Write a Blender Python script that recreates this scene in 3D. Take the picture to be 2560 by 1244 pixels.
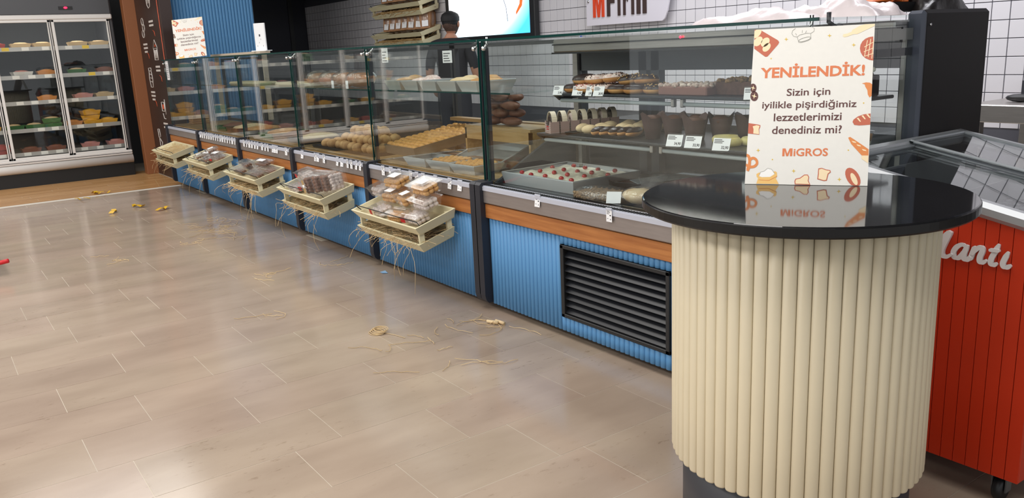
import bpy, math, random
from math import sin, cos, pi, radians
from mathutils import Matrix, Vector, Euler
random.seed(7)
for o in list(bpy.data.objects):
    bpy.data.objects.remove(o)
S = bpy.context.scene
COL = S.collection
# ------------------------------------------------------------------ camera
cd = bpy.data.cameras.new('camera'); cam = bpy.data.objects.new('camera', cd); COL.objects.link(cam)
YAW, PIT, ROL = -.9594, -.2377, -.0472
fw = Vector((sin(YAW)*cos(PIT), cos(YAW)*cos(PIT), sin(PIT)))
r0 = Vector((cos(YAW), -sin(YAW), 0)); u0 = r0.cross(fw)
rt = r0*cos(ROL)+u0*sin(ROL); up = u0*cos(ROL)-r0*sin(ROL)
cam.matrix_world = Matrix(((rt.x, up.x, -fw.x, 3.3297), (rt.y, up.y, -fw.y, -2.1798), (rt.z, up.z, -fw.z, 1.2583), (0, 0, 0, 1)))
cd.sensor_width = 36; cd.lens = 2071.3/2560*36; cd.clip_start = .02
S.camera = cam
# ------------------------------------------------------------------ world, lights, exposure
W = bpy.data.worlds.new('world'); S.world = W; W.use_nodes = True
W.node_tree.nodes['Background'].inputs[0].default_value = (.93, .96, 1, 1)
W.node_tree.nodes['Background'].inputs[1].default_value = .62
S.view_settings.view_transform = 'Standard'; S.view_settings.look = 'None'
S.view_settings.exposure = 0.5; S.view_settings.gamma = 1; S.view_settings.use_curve_mapping = False
S.cycles.transparent_max_bounces = 40; S.cycles.max_bounces = 8
S.cycles.glossy_bounces = 5; S.cycles.sample_clamp_indirect = 6
def lamp(name, loc, sx, sy, power, col=(1, .97, .93), rot=(0, 0, 0)):
    d = bpy.data.lights.new(name, 'AREA'); d.shape = 'RECTANGLE'; d.size = sx; d.size_y = sy; d.energy = power; d.color = col
    o = bpy.data.objects.new(name, d); COL.objects.link(o); o.location = loc; o.rotation_euler = rot
for x in (-5.2, -1.6, 2.0):
    lamp('ceiling_lamp', (x+.3, -1.2, 3.3), 2.6, 1.7, 42)
    lamp('ceiling_lamp', (x, -4.2, 3.3), 2.6, .9, 60)
    lamp('ceiling_lamp', (x, -7.4, 3.3), 2.6, .9, 60)
lamp('fridge_fill', (-7.42, -1.98, 1.775), .08, 3.5, 7, (1, .95, .88), (0, radians(20), 0))  # added fill lamp inside the fridge top, brightens the packs
lamp('bakery_lamp', (.2, 1.75, 3.3), 3.2, .35, 75, (.95, .95, 1))
lamp('cool_spot', (-7.2, 1.48, 3.2), .35, .25, 14, (.5, .55, 1))

# ------------------------------------------------------------------ materials
def lin(c):
    if isinstance(c, str):
        c = [int(c[i:i+2], 16)/255 for i in (0, 2, 4)]
    return tuple(v/12.92 if v <= .04045 else ((v+.055)/1.055)**2.4 for v in c)
MC = {}
def M(name, col, rough=.5, metal=0., noise=0., nscale=8., col2=None, bump=0., bscale=80., rnd=0., coat=0., spec=.5, stretch=(1, 1, 1), emit=0., dist=.002, ior=None):
    if name in MC: return MC[name]
    m = bpy.data.materials.new(name); m.use_nodes = True; nt = m.node_tree; N = nt.nodes; L = nt.links
    b = N['Principled BSDF']; c = lin(col)+(1,)
    b.inputs['Base Color'].default_value = c; b.inputs['Roughness'].default_value = rough; b.inputs['Metallic'].default_value = metal
    b.inputs['Specular IOR Level'].default_value = spec; b.inputs['Coat Weight'].default_value = coat; b.inputs['Coat Roughness'].default_value = .08
    if ior: b.inputs['IOR'].default_value = ior
    tc = N.new('ShaderNodeTexCoord'); mp = N.new('ShaderNodeMapping'); mp.inputs['Scale'].default_value = stretch
    L.new(tc.outputs['Object'], mp.inputs['Vector']); src = None
    if noise or col2:
        n = N.new('ShaderNodeTexNoise'); n.inputs['Scale'].default_value = nscale; n.inputs['Detail'].default_value = 5
        L.new(mp.outputs[0], n.inputs['Vector'])
        mx = N.new('ShaderNodeMix'); mx.data_type = 'RGBA'
        mx.inputs[6].default_value = c
        mx.inputs[7].default_value = (lin(col2)+(1,)) if col2 else tuple(v*(1-noise) for v in c[:3])+(1,)
        rp = N.new('ShaderNodeValToRGB'); rp.color_ramp.elements[0].position = .35; rp.color_ramp.elements[1].position = .68
        L.new(n.outputs['Fac'], rp.inputs[0]); L.new(rp.outputs[0], mx.inputs[0]); src = mx.outputs[2]
    if rnd:
        oi = N.new('ShaderNodeObjectInfo'); hs = N.new('ShaderNodeHueSaturation'); mr = N.new('ShaderNodeMapRange')
        mr.inputs[3].default_value = 1-rnd; mr.inputs[4].default_value = 1+rnd
        L.new(oi.outputs['Random'], mr.inputs[0]); L.new(mr.outputs[0], hs.inputs['Value'])
        if src: L.new(src, hs.inputs['Color'])
        else: hs.inputs['Color'].default_value = c
        src = hs.outputs[0]
    if src: L.new(src, b.inputs['Base Color'])
    if bump:
        n2 = N.new('ShaderNodeTexNoise'); n2.inputs['Scale'].default_value = bscale; n2.inputs['Detail'].default_value = 3
        L.new(mp.outputs[0], n2.inputs['Vector'])
        bp = N.new('ShaderNodeBump'); bp.inputs['Strength'].default_value = bump; bp.inputs['Distance'].default_value = dist
        L.new(n2.outputs['Fac'], bp.inputs['Height']); L.new(bp.outputs[0], b.inputs['Normal'])
    if emit:
        b.inputs['Emission Color'].default_value = c; b.inputs['Emission Strength'].default_value = emit
    MC[name] = m; return m
def thin_glass(name, tint, rough=0., f0=.045, haze=0., pwr=4.3, hazecol=(.9, .9, .9), bump=0, bscale=40):
    """clear sheet: transparent tint, Schlick mirror reflection, optional milky haze"""
    m = bpy.data.materials.new(name); m.use_nodes = True; nt = m.node_tree; N = nt.nodes; L = nt.links
    N.remove(N['Principled BSDF']); out = N['Material Output']
    tr = N.new('ShaderNodeBsdfTransparent'); tr.inputs[0].default_value = tuple(tint)+(1,)
    gl = N.new('ShaderNodeBsdfGlossy'); gl.inputs['Roughness'].default_value = rough; gl.inputs[0].default_value = (1, 1, 1, 1)
    ge = N.new('ShaderNodeNewGeometry'); dt = N.new('ShaderNodeVectorMath'); dt.operation = 'DOT_PRODUCT'
    nrm = ge.outputs['Normal']
    if bump:
        n2 = N.new('ShaderNodeTexNoise'); n2.inputs['Scale'].default_value = bscale
        tc = N.new('ShaderNodeTexCoord'); L.new(tc.outputs['Object'], n2.inputs['Vector'])
        bp = N.new('ShaderNodeBump'); bp.inputs['Strength'].default_value = bump; bp.inputs['Distance'].default_value = .01
        L.new(n2.outputs['Fac'], bp.inputs['Height']); nrm = bp.outputs[0]; L.new(nrm, gl.inputs['Normal'])
    L.new(nrm, dt.inputs[0]); L.new(ge.outputs['Incoming'], dt.inputs[1])
    ab = N.new('ShaderNodeMath'); ab.operation = 'ABSOLUTE'; L.new(dt.outputs['Value'], ab.inputs[0])
    om = N.new('ShaderNodeMath'); om.operation = 'SUBTRACT'; om.inputs[0].default_value = 1; L.new(ab.outputs[0], om.inputs[1]); om.use_clamp = True
    pw = N.new('ShaderNodeMath'); pw.operation = 'POWER'; pw.inputs[1].default_value = pwr; L.new(om.outputs[0], pw.inputs[0])
    ma = N.new('ShaderNodeMath'); ma.operation = 'MULTIPLY_ADD'; ma.inputs[1].default_value = 1-f0; ma.inputs[2].default_value = f0; L.new(pw.outputs[0], ma.inputs[0])
    mx = N.new('ShaderNodeMixShader'); L.new(ma.outputs[0], mx.inputs[0]); L.new(gl.outputs[0], mx.inputs[2])
    base = tr
    if haze:
        df = N.new('ShaderNodeBsdfDiffuse'); df.inputs[0].default_value = tuple(hazecol)+(1,)
        hm = N.new('ShaderNodeMixShader'); hm.inputs[0].default_value = haze
        L.new(tr.outputs[0], hm.inputs[1]); L.new(df.outputs[0], hm.inputs[2]); base = hm
    L.new(base.outputs[0], mx.inputs[1]); L.new(mx.outputs[0], out.inputs[0])
    MC[name] = m; return m
def wood(name, c1, c2, axis=0, scale=6., rough=.45, rnd=.0):
    st = [14, 14, 14]; st[axis] = .9
    return M(name, c1, rough, col2=c2, nscale=scale, stretch=tuple(st), rnd=rnd, bump=.15, bscale=9, dist=.001)

GLASS = thin_glass('counter_glass', (.95, .978, .968), f0=.06)
GLASSA = thin_glass('long_counter_glass', (.955, .98, .972), f0=.04, pwr=5)
GLASSD = thin_glass('door_glass', (.965, .975, .97), f0=.03)
CLEAR = thin_glass('clear_plastic', (.98, .98, .98), rough=.06, f0=.03, haze=.025, pwr=5)
FILM = thin_glass('cling_film', (.95, .95, .95), rough=.12, f0=.09, haze=.06, bump=.6, bscale=45)
EDGE = M('glass_edge', '123a36', .12)
BLUE = M('blue_flute', '5690c2', .5, noise=.08, nscale=3)
CREAM = M('cream_slat', 'dccfb2', .42, noise=.05, nscale=4)
NAVY = M('navy_post', '23252e', .45, bump=.1, bscale=300)
BLACK = M('black_paint', '191a1c', .45)
DKGREY = M('dark_grey', '2c2d31', .5)
STEEL = M('brushed_steel', 'b3aeaa', .34, .85, noise=.12, nscale=30, stretch=(.3, 6, 6))
FASC = M('fascia_steel', '9c938f', .38, .55, noise=.1, nscale=20, stretch=(.4, 5, 5))
ALU = M('aluminium', 'cdd0d2', .35, .45, bump=.15, bscale=30)
CHROME = M('chrome', 'd5d5d5', .1, 1)
WOODB = wood('wood_band', 'b5763f', '9a5c2c', 0, 5)
CRATE = M('cream_paint', 'dcd3b0', .5, noise=.08, nscale=6)
CRATED = M('cream_paint_old', 'c3b48d', .55, noise=.2, nscale=5)
PINE = wood('pine_board', 'b08f62', '94713f', 0, 4)
PINED = wood('pine_dark', '8a5f38', '6d4726', 0, 4)
WHITE = M('white_paper', 'eeeef0', .5)
INK = M('print_ink', '37353a', .5)
RAIL = M('price_rail', 'b9bcc8', .25, spec=.6)
STRAW = M('raffia', 'd6b98a', .7, rnd=.1)
GRANITE = M('black_granite', '101012', .06, noise=0, nscale=26, col2='17171a', spec=.6, stretch=(.6, 3, 1), ior=1.65)
RED = M('red_plank', 'c93311', .4, noise=.06, nscale=4)
TERRA = M('terracotta_panel', '8d5836', .5)
CHOC = M('dark_brown_panel', '33231e', .42)
DOUGH = M('baked_dough', 'd2a066', .6, col2='b87c40', nscale=20)
DOUGHL = M('pale_dough', 'e0c9a0', .65, col2='d2b083', nscale=22)
CHOCO = M('chocolate', '2e1b16', .35, bump=.5, bscale=90)
CAKE = M('cake_brown', '5b3a2b', .8, noise=.4, nscale=50, bump=.4, bscale=90)
CREAMY = M('cream_filling', 'efe9d2', .5, bump=.7, bscale=35, dist=.01)
ICING = M('white_icing', 'ecdcd4', .45, col2='cfa89a', nscale=90)
CHERRY = M('cherry', 'b0131b', .25, coat=.5)
YELL = M('yellow_tag', 'e8c21c', .5)

# ------------------------------------------------------------------ builders
class MB:
    def __init__(s): s.v = []; s.f = []; s.m = []; s.sm = []
    def add(s, vs, fs, m=0, smooth=False, T=None):
        o = len(s.v)
        s.v += [tuple(T @ Vector(p)) for p in vs] if T is not None else [tuple(p) for p in vs]
        s.f += [tuple(i+o for i in f) for f in fs]; s.m += [m]*len(fs); s.sm += [smooth]*len(fs); return s
    def box(s, x0, x1, y0, y1, z0, z1, m=0, b=0., T=None):
        if x0 > x1: x0, x1 = x1, x0
        if y0 > y1: y0, y1 = y1, y0
        if z0 > z1: z0, z1 = z1, z0
        if b <= 0:
            v = [(x, y, z) for z in (z0, z1) for y in (y0, y1) for x in (x0, x1)]
            return s.add(v, [(0, 2, 3, 1), (4, 5, 7, 6), (0, 1, 5, 4), (2, 6, 7, 3), (0, 4, 6, 2), (1, 3, 7, 5)], m, False, T)
        b = min(b, (x1-x0)*.49, (y1-y0)*.49, (z1-z0)*.49)
        V = []; idx = {}
        for ix in (0, 1):
            for iy in (0, 1):
                for iz in (0, 1):
                    X = (x0, x1)[ix]; Y = (y0, y1)[iy]; Z = (z0, z1)[iz]
                    dx = (b, -b)[ix]; dy = (b, -b)[iy]; dz = (b, -b)[iz]
                    for a, p in (('x', (X, Y+dy, Z+dz)), ('y', (X+dx, Y, Z+dz)), ('z', (X+dx, Y+dy, Z))):
                        idx[ix, iy, iz, a] = len(V); V.append(p)
        F = []
        g = lambda *k: idx[k]
        for i in (0, 1):
            q = [g(i, 0, 0, 'x'), g(i, 1, 0, 'x'), g(i, 1, 1, 'x'), g(i, 0, 1, 'x')]; F.append(q if i else q[::-1])
            q = [g(0, i, 0, 'y'), g(0, i, 1, 'y'), g(1, i, 1, 'y'), g(1, i, 0, 'y')]; F.append(q if i else q[::-1])
            q = [g(0, 0, i, 'z'), g(1, 0, i, 'z'), g(1, 1, i, 'z'), g(0, 1, i, 'z')]; F.append(q if i else q[::-1])
        for i in (0, 1):
            for j in (0, 1):
                q = [g(i, j, 0, 'x'), g(i, j, 0, 'y'), g(i, j, 1, 'y'), g(i, j, 1, 'x')]; F.append(q if i != j else q[::-1])
                q = [g(i, 0, j, 'x'), g(i, 0, j, 'z'), g(i, 1, j, 'z'), g(i, 1, j, 'x')]; F.append(q[::-1] if i != j else q)
                q = [g(0, i, j, 'y'), g(0, i, j, 'z'), g(1, i, j, 'z'), g(1, i, j, 'y')]; F.append(q if i != j else q[::-1])
                for k in (0, 1):
                    q = [g(i, j, k, 'x'), g(i, j, k, 'y'), g(i, j, k, 'z')]; F.append(q if (i+j+k) % 2 else q[::-1])
        return s.add(V, F, m, False, T)
    def tube(s, pts, r, n=6, m=0, closed=False, T=None, caps=True):
        pts = [Vector(p) for p in pts]; V = []; F = []; k = len(pts)
        rr = r if isinstance(r, (list, tuple)) else [r]*k
        ref = None
        for i, p in enumerate(pts):
            a = pts[(i-1) % k] if (closed or i > 0) else p; c = pts[(i+1) % k] if (closed or i < k-1) else p
            d = (c-a); d = d.normalized() if d.length > 1e-9 else Vector((0, 0, 1))
            if ref is None: ref = Vector((0, 0, 1)) if abs(d.z) < .9 else Vector((1, 0, 0))
            e1 = d.cross(ref)
            if e1.length < 1e-6: e1 = d.orthogonal()
            e1.normalize(); e2 = d.cross(e1); ref = -e2 if False else ref
            for j in range(n):
                t = 2*pi*j/n; V.append(p+(e1*cos(t)+e2*sin(t))*rr[i])
        for i in range(k if closed else k-1):
            for j in range(n):
                a = i*n+j; b2 = i*n+(j+1) % n; c = ((i+1) % k)*n+(j+1) % n; d2 = ((i+1) % k)*n+j; F.append((a, d2, c, b2))
        if caps and not closed: F += [tuple(range(n)), tuple(range((k-1)*n, k*n))[::-1]]
        return s.add(V, F, m, True, T)
    def lathe(s, prof, n=24, c=(0, 0, 0), m=0, smooth=True, T=None, a0=0, a1=2*pi):
        V = []; F = []; k = len(prof); full = abs(a1-a0-2*pi) < 1e-6; nn = n if full else n+1
        for i in range(nn):
            t = a0+(a1-a0)*i/n
            for r, z in prof: V.append((c[0]+r*cos(t), c[1]+r*sin(t), c[2]+z))
        for i in range(n):
            for j in range(k-1):
                a = i*k+j; b2 = ((i+1) % nn)*k+j; F.append((a, b2, b2+1, a+1))
        return s.add(V, F, m, smooth, T)
    def ell(s, c, r, nu=10, nv=6, m=0, jit=0., T=None, R=None):
        V = []; F = []; c = Vector(c)
        ph = [random.uniform(0, 6) for _ in range(4)]
        def pt(t, p):
            k = 1+jit*(sin(3*t+ph[0])*sin(2*p+ph[1])+.6*sin(5*t+ph[2])*sin(p)) if jit else 1
            q = Vector((r[0]*sin(p)*cos(t)*k, r[1]*sin(p)*sin(t)*k, r[2]*cos(p)*k))
            return c+(R @ q if R is not None else q)
        V.append(pt(0, 0))
        for i in range(1, nv):
            for j in range(nu): V.append(pt(2*pi*j/nu, pi*i/nv))
        V.append(pt(0, pi)); e = len(V)-1
        for j in range(nu):
            F.append((0, 1+j, 1+(j+1) % nu)); F.append((e, e-nu+(j+1) % nu, e-nu+j))
        for i in range(nv-2):
            for j in range(nu):
                a = 1+i*nu+j; b2 = 1+i*nu+(j+1) % nu; F.append((a, a+nu, b2+nu, b2))
        return s.add(V, F, m, True, T)
    def torus(s, c, R, r, nu=16, nv=8, m=0, T=None, zs=1., a0=0., a1=2*pi, arc=None):
        V = []; F = []
        for i in range(nu):
            t = 2*pi*i/nu
            for j in range(nv):
                p = a0+(a1-a0)*j/(nv-1 if a1-a0 < 6.2 else nv)
                V.append((c[0]+(R+r*cos(p))*cos(t), c[1]+(R+r*cos(p))*sin(t), c[2]+r*sin(p)*zs))
        wrap = a1-a0 > 6.2
        for i in range(nu):
            for j in range(nv if wrap else nv-1):
                F.append((i*nv+j, ((i+1) % nu)*nv+j, ((i+1) % nu)*nv+(j+1) % nv, i*nv+(j+1) % nv))
        return s.add(V, F, m, True, T)
    def poly(s, pts, m=0, T=None): return s.add(pts, [tuple(range(len(pts)))], m, False, T)
    def prism(s, pts2, z0, z1, m=0, T=None):
        n = len(pts2)
        a = sum(pts2[i][0]*pts2[(i+1) % n][1]-pts2[(i+1) % n][0]*pts2[i][1] for i in range(n))
        if a < 0: pts2 = pts2[::-1]
        V = [(x, y, z0) for x, y in pts2]+[(x, y, z1) for x, y in pts2]
        F = [tuple(range(n))[::-1], tuple(range(n, 2*n))]+[(i, (i+1) % n, n+(i+1) % n, n+i) for i in range(n)]
        return s.add(V, F, m, False, T)
    def tray(s, w, d, h, fl=.0, t=.0015, rim=.006, m=0, T=None, z=0, nohollow=False):
        """open pan centred on origin: w x d at the rim, flared by fl"""
        a = [(-w/2, -d/2), (w/2, -d/2), (w/2, d/2), (-w/2, d/2)]
        def ring(k, zz): return [(x-math.copysign(k, x), y-math.copysign(k, y), zz) for x, y in a]
        R = [ring(fl, z), ring(0, z+h), ring(-rim, z+h), ring(-rim, z+h-.003), ring(-.0, z+h-.003), ring(fl, z-t), ]
        R = [ring(fl+t, z+t), ring(t, z+h), ring(-rim, z+h), ring(-rim, z+h-.003), ring(0, z+h-.003), ring(fl, z)]
        V = sum(R, []); F = [(0, 1, 2, 3)]
        for i in range(len(R)-1):
            for j in range(4):
                p = i*4+j; q = i*4+(j+1) % 4; F.append((p, p+4, q+4, q))
        e = (len(R)-1)*4; F.append((e+3, e+2, e+1, e))
        return s.add(V, F, m, False, T)
    def done(s, name, mats, parent=None, loc=None, rot=None):
        me = bpy.data.meshes.new(name); me.from_pydata(s.v, [], s.f)
        for m in (mats if isinstance(mats, (list, tuple)) else [mats]): me.materials.append(m)
        me.polygons.foreach_set('material_index', s.m); me.polygons.foreach_set('use_smooth', s.sm); me.update()
        o = bpy.data.objects.new(name, me); COL.objects.link(o)
        if parent: o.parent = parent
        if loc is not None: o.location = loc
        if rot is not None: o.rotation_euler = rot
        return o
def tag(o, label=None, cat=None, group=None, kind=None):
    if label: o['label'] = label
    if cat: o['category'] = cat
    if group: o['group'] = group
    if kind: o['kind'] = kind
    return o
def thing(name, label, cat, loc=(0, 0, 0), rz=0., group=None, rot=None):
    o = bpy.data.objects.new(name, None); COL.objects.link(o); o.empty_display_size = .05
    o.location = loc; o.rotation_euler = rot if rot else (0, 0, rz)
    return tag(o, label, cat, group)
KIDS = {}
def dup(src, loc=None, rot=None, label=None, parent=None, group=None):
    c = src.copy(); COL.objects.link(c)
    if parent is not None: c.parent = parent
    if loc is not None: c.location = loc
    if rot is not None: c.rotation_euler = rot
    if label: c['label'] = label
    if group: c['group'] = group
    for ch in [o for o in list(src.children)]: dup(ch, parent=c)
    return c
ORD = ['first', 'second', 'third', 'fourth', 'fifth', 'sixth', 'seventh', 'eighth', 'ninth', 'tenth', 'eleventh', 'twelfth', 'thirteenth', 'fourteenth', 'fifteenth', 'sixteenth', 'seventeenth', 'eighteenth', 'nineteenth', 'twentieth']
def copies(o, n):                   # linked copies sharing the mesh
    r = [o]
    for _ in range(n-1):
        c = o.copy(); COL.objects.link(c); r.append(c)
    return r
TXT = {}
def text_geo(body, bold=0., shear=0., spacing=1.):
    k = (body, bold, shear, spacing)
    if k not in TXT:
        cu = bpy.data.curves.new('lettering', 'FONT'); cu.body = body; cu.offset = bold; cu.shear = shear; cu.space_character = spacing; cu.resolution_u = 3
        o = bpy.data.objects.new('lettering', cu); COL.objects.link(o)
        me = o.to_mesh(); v = [tuple(p.co) for p in me.vertices]; f = [tuple(p.vertices) for p in me.polygons]
        o.to_mesh_clear(); bpy.data.objects.remove(o); bpy.data.curves.remove(cu)
        x0 = min(p[0] for p in v); x1 = max(p[0] for p in v); y0 = min(p[1] for p in v); y1 = max(p[1] for p in v)
        TXT[k] = ([((p[0]-x0)/(x1-x0), (p[1]-y0)/(y1-y0)) for p in v], f)
    return TXT[k]
def text(mb, body, x0, x1, y0, y1, z, m=0, bold=0., shear=0., spacing=1., T=None):
    v, f = text_geo(body, bold, shear, spacing)
    return mb.add([(x0+(x1-x0)*a, y0+(y1-y0)*b, z) for a, b in v], f, m, False, T)
MPOLY = [(0, 0), (0, 1), (.3, 1), (.5, .3), (.7, 1), (1, 1), (1, 0), (.77, 0), (.77, .72), (.6, 0), (.4, 0), (.23, .72), (.23, 0)]
TXT['M', .045, 0., 1.] = (MPOLY, [tuple(range(13))[::-1]])
def basis(o, ex, ey, ez): # columns
    return Matrix(((ex[0], ey[0], ez[0], o[0]), (ex[1], ey[1], ez[1], o[1]), (ex[2], ey[2], ez[2], o[2]), (0, 0, 0, 1)))
def structure(o): o['kind'] = 'structure'; return o

# ================================================================== SETTING
# floor: light grout bed with every stone tile a piece on it, plank strip by the fridges
FLR = structure(MB().box(-11, 7, -9, 4, -.06, -.0006).done('floor', M('grout', 'cabfae', .4, noise=.25, nscale=2.5)))
def stone_mat():
    m = M('limestone', 'ab9988', .2, col2='9c8a7a', nscale=2.2, stretch=(2.4, .8, 1), rnd=.04, bump=.03, bscale=300, spec=.5)
    nt = m.node_tree; N = nt.nodes; L = nt.links; b = N['Principled BSDF']
    src = b.inputs['Base Color'].links[0].from_socket
    geo = N.new('ShaderNodeNewGeometry')
    # small dark marks and veins of the stone
    n = N.new('ShaderNodeTexNoise'); n.inputs['Scale'].default_value = 26; n.inputs['Detail'].default_value = 6; n.inputs['Roughness'].default_value = .7
    mp = N.new('ShaderNodeMapping'); mp.inputs['Scale'].default_value = (1.5, .55, 1); L.new(geo.outputs['Position'], mp.inputs[0]); L.new(mp.outputs[0], n.inputs['Vector'])
    rp = N.new('ShaderNodeValToRGB'); e = rp.color_ramp.elements; e[0].position = .585; e[0].color = (0, 0, 0, 1); e[1].position = .66; e[1].color = (1, 1, 1, 1)
    L.new(n.outputs['Fac'], rp.inputs[0])
    mx = N.new('ShaderNodeMix'); mx.data_type = 'RGBA'; mx.inputs[7].default_value = lin('75604e')+(1,)
    ml = N.new('ShaderNodeMath'); ml.operation = 'MULTIPLY'; ml.inputs[1].default_value = .6
    n5 = N.new('ShaderNodeTexNoise'); n5.inputs['Scale'].default_value = 1.7; n5.inputs['Detail'].default_value = 2; L.new(geo.outputs['Position'], n5.inputs['Vector'])
    r5 = N.new('ShaderNodeMapRange'); r5.inputs[1].default_value = .46; r5.inputs[2].default_value = .68; L.new(n5.outputs['Fac'], r5.inputs[0])
    m5 = N.new('ShaderNodeMath'); m5.operation = 'MULTIPLY'; L.new(rp.outputs[0], m5.inputs[0]); L.new(r5.outputs[0], m5.inputs[1]); L.new(m5.outputs[0], ml.inputs[0])
    L.new(ml.outputs[0], mx.inputs[0]); L.new(src, mx.inputs[6])
    oi = N.new('ShaderNodeObjectInfo'); hs = N.new('ShaderNodeHueSaturation')
    ad = N.new('ShaderNodeMath'); ad.operation = 'MULTIPLY'; ad.inputs[1].default_value = 7.31; L.new(oi.outputs['Random'], ad.inputs[0])
    fr = N.new('ShaderNodeMath'); fr.operation = 'FRACT'; L.new(ad.outputs[0], fr.inputs[0])
    mr = N.new('ShaderNodeMapRange'); mr.inputs[3].default_value = .985; mr.inputs[4].default_value = 1.01; L.new(fr.outputs[0], mr.inputs[0])
    hu = N.new('ShaderNodeMapRange'); hu.inputs[3].default_value = .495; hu.inputs[4].default_value = .505; L.new(fr.outputs[0], hu.inputs[0]); L.new(hu.outputs[0], hs.inputs['Hue'])
    L.new(mx.outputs[2], hs.inputs['Color']); L.new(hs.outputs[0], b.inputs['Base Color'])
    n3 = N.new('ShaderNodeTexNoise'); n3.inputs['Scale'].default_value = 1.3; n3.inputs['Detail'].default_value = 4; L.new(geo.outputs['Position'], n3.inputs['Vector'])
    rr = N.new('ShaderNodeMapRange'); rr.inputs[3].default_value = .08; rr.inputs[4].default_value = .2; L.new(n3.outputs['Fac'], rr.inputs[0]); L.new(rr.outputs[0], b.inputs['Roughness'])
    return m
STONE = stone_mat()
known = {-.035: [-2.2, -1.667, -1.157, -.62, -.1], .26: [-1.9, -1.366, -.824, -.3], .555: [-2.4, -1.792, -1.186, -.658, -.13], .85: [-2.4, -1.85, -1.351, -.857, -.35],
         1.145: [-1.7, -1.137, -.706, -.2], -.33: [-2.4, -1.904, -1.36, -.9, -.442], -.625: [-2.2, -1.64, -1.1, -.55], -.92: [-2.55, -2.011, -1.5, -.95, -.4]}
row = -5.935+.295*0; k = 0
xs = []; x = -.035
while x > -5.75: x -= .295
while x < 3.0: xs.append(round(x, 4)); x += .295
for x in xs:
    key = next((q for q in known if abs(q-x) < .01), None)
    ys = sorted(known[key]) if key is not None else []
    if not ys:
        y = -3.1+random.uniform(0, .5); ys = [y]
    while ys[0] > -3.0: ys.insert(0, ys[0]-random.choice((.44, .5, .55, .6)))
    while ys[-1] < -.02: ys.append(ys[-1]+random.choice((.44, .5, .55, .6)))
    if x > 1.7: ys.append(ys[-1]+.55); ys.append(ys[-1]+.5)
    for a, b in zip(ys[:-1], ys[1:]):
        g = .0011
        MB().box(max(x, -5.84)+g, x+.295-g, a+g, b-g, -.03, random.uniform(-.0003, .0002)).done('stone_tile', STONE, FLR)
# white threshold strip and oak planks beyond it
structure(MB().box(-5.91, -5.845, -5, .0, -.03, .002).done('trim_1', M('white_strip', 'dcd8cf', .4)))
OAKS = [wood('oak_a', 'c29868', 'ab7f50', 1, 3, .35), wood('oak_b', 'b88c5b', 'a2774a', 1, 3, .35)]
mb = MB(); xx = -7.6
while xx < -5.93:
    y = -5-random.random()
    while y < .06:
        e = y+random.uniform(.7, 1.2); mb.box(xx+.001, xx+.119, y+.001, min(e, .07)-.001, -.03, 0, m=random.randint(0, 1), b=.001); y = e
    xx += .12
tag(mb.done('oak_planks', OAKS, FLR), kind='stuff')

# walls
GRT = M('tile_grout', '4a4a52', .8)
TILE = M('white_tile', 'cfcdd2', .28, rnd=.02)
YW = 2.72
wb = structure(MB().box(-9.2, 7, YW, YW+.1, 0, 3.4).done('wall_back', GRT))
tm = MB().box(-.0466, .0466, -.004, .02, -.0466, .0466, b=.0015)
t0 = tm.done('tile', TILE, wb, (0, YW, 0))
tiles = []
zr = [1.04+.0975*i for i in range(-3, 10)]
for i in range(-100, 32):
    x = 1.176+.0975*i
    for z in zr:
        if x > 1.0 and x < 1.75 and z < 1.45: pr = 0
        elif -2.95 < x < .3 and 1.3 < z < 1.75: pr = 1
        elif -5.0 < x < -2.9 and z > 1.3: pr = 2
        elif -2.2 < x < .9 and z > 1.05: pr = 3
        else: pr = 4
        tiles.append((pr, abs(x-.3)+abs(z-1.4), x, z))
tiles.sort()
rest = MB()
for k, (pr, d, x, z) in enumerate(tiles):
    if k < 295:
        c = t0 if k == 0 else t0.copy()
        if k: COL.objects.link(c)
        c.location = (x, YW, z)
    else: rest.add([(p[0]+x, p[1]+YW, p[2]+z) for p in tm.v], tm.f)
tag(rest.done('tile_field', TILE, wb), kind='stuff')
structure(MB().box(-8.75, -8.65, .9, YW, 0, 3.4).done('wall_left', M('dark_navy_wall', '1b1d28', .6)))
d = structure(MB().box(-8.65, -8.62, 1.75, 2.45, 0, 2.1).done('door_1', M('dark_door', '20222d', .55)))
MB().box(-8.62, -8.6, 1.69, 1.75, 0, 2.16).box(-8.62, -8.6, 2.45, 2.51, 0, 2.16).box(-8.62, -8.6, 1.69, 2.51, 2.1, 2.16).done('door_frame', BLACK, d)
MB().tube([(-8.6, 1.83, .98), (-8.57, 1.83, 1.0), (-8.57, 1.93, 1.0)], .01).done('door_handle', STEEL, d)
structure(MB().box(-9.2, 7, -9, 2.9, 3.4, 3.5).done('ceiling', M('ceiling_dark', '5a5a5c', .8)))
structure(MB().box(-8.65, -5.9, 1.0, YW-.01, 2.25, 3.38).done('shade_block', M('shade_block_dark', '26272e', .7)))  # unseen block added to keep lamplight off the left of the back wall
structure(MB().box(-8.6, -8.5, -9, .9, 0, 3.4).done('wall_front', M('wall_front_grey', '3a3b3e', .7)))
# blue fluted partition at the far end of the counters
pt = structure(MB().box(-6.32, -6.22, .2, 1.12, 0, 3.0).done('wall_partition', NAVY))
n = 26; w = .9/n
f0 = MB().lathe([(w*.5, 0), (w*.5, 3.0)], 8, a0=-pi/2, a1=pi/2).done('flute', BLUE, pt)
for i, c in enumerate(copies(f0, n)): c.location = (-6.22, .215+w*(i+.5), 0); c.scale = (.7, 1, 1)
# terracotta pillar and brown picture panel beside it
pl = structure(MB().box(-7.3, -7.16, -.045, .1, 0, 3.2, b=.004).done('wall_pillar', TERRA))
pn = structure(MB().box(-7.155, -6.05, .08, .2, 0, 3.2, b=.002).done('wall_panel', CHOC))

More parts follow.
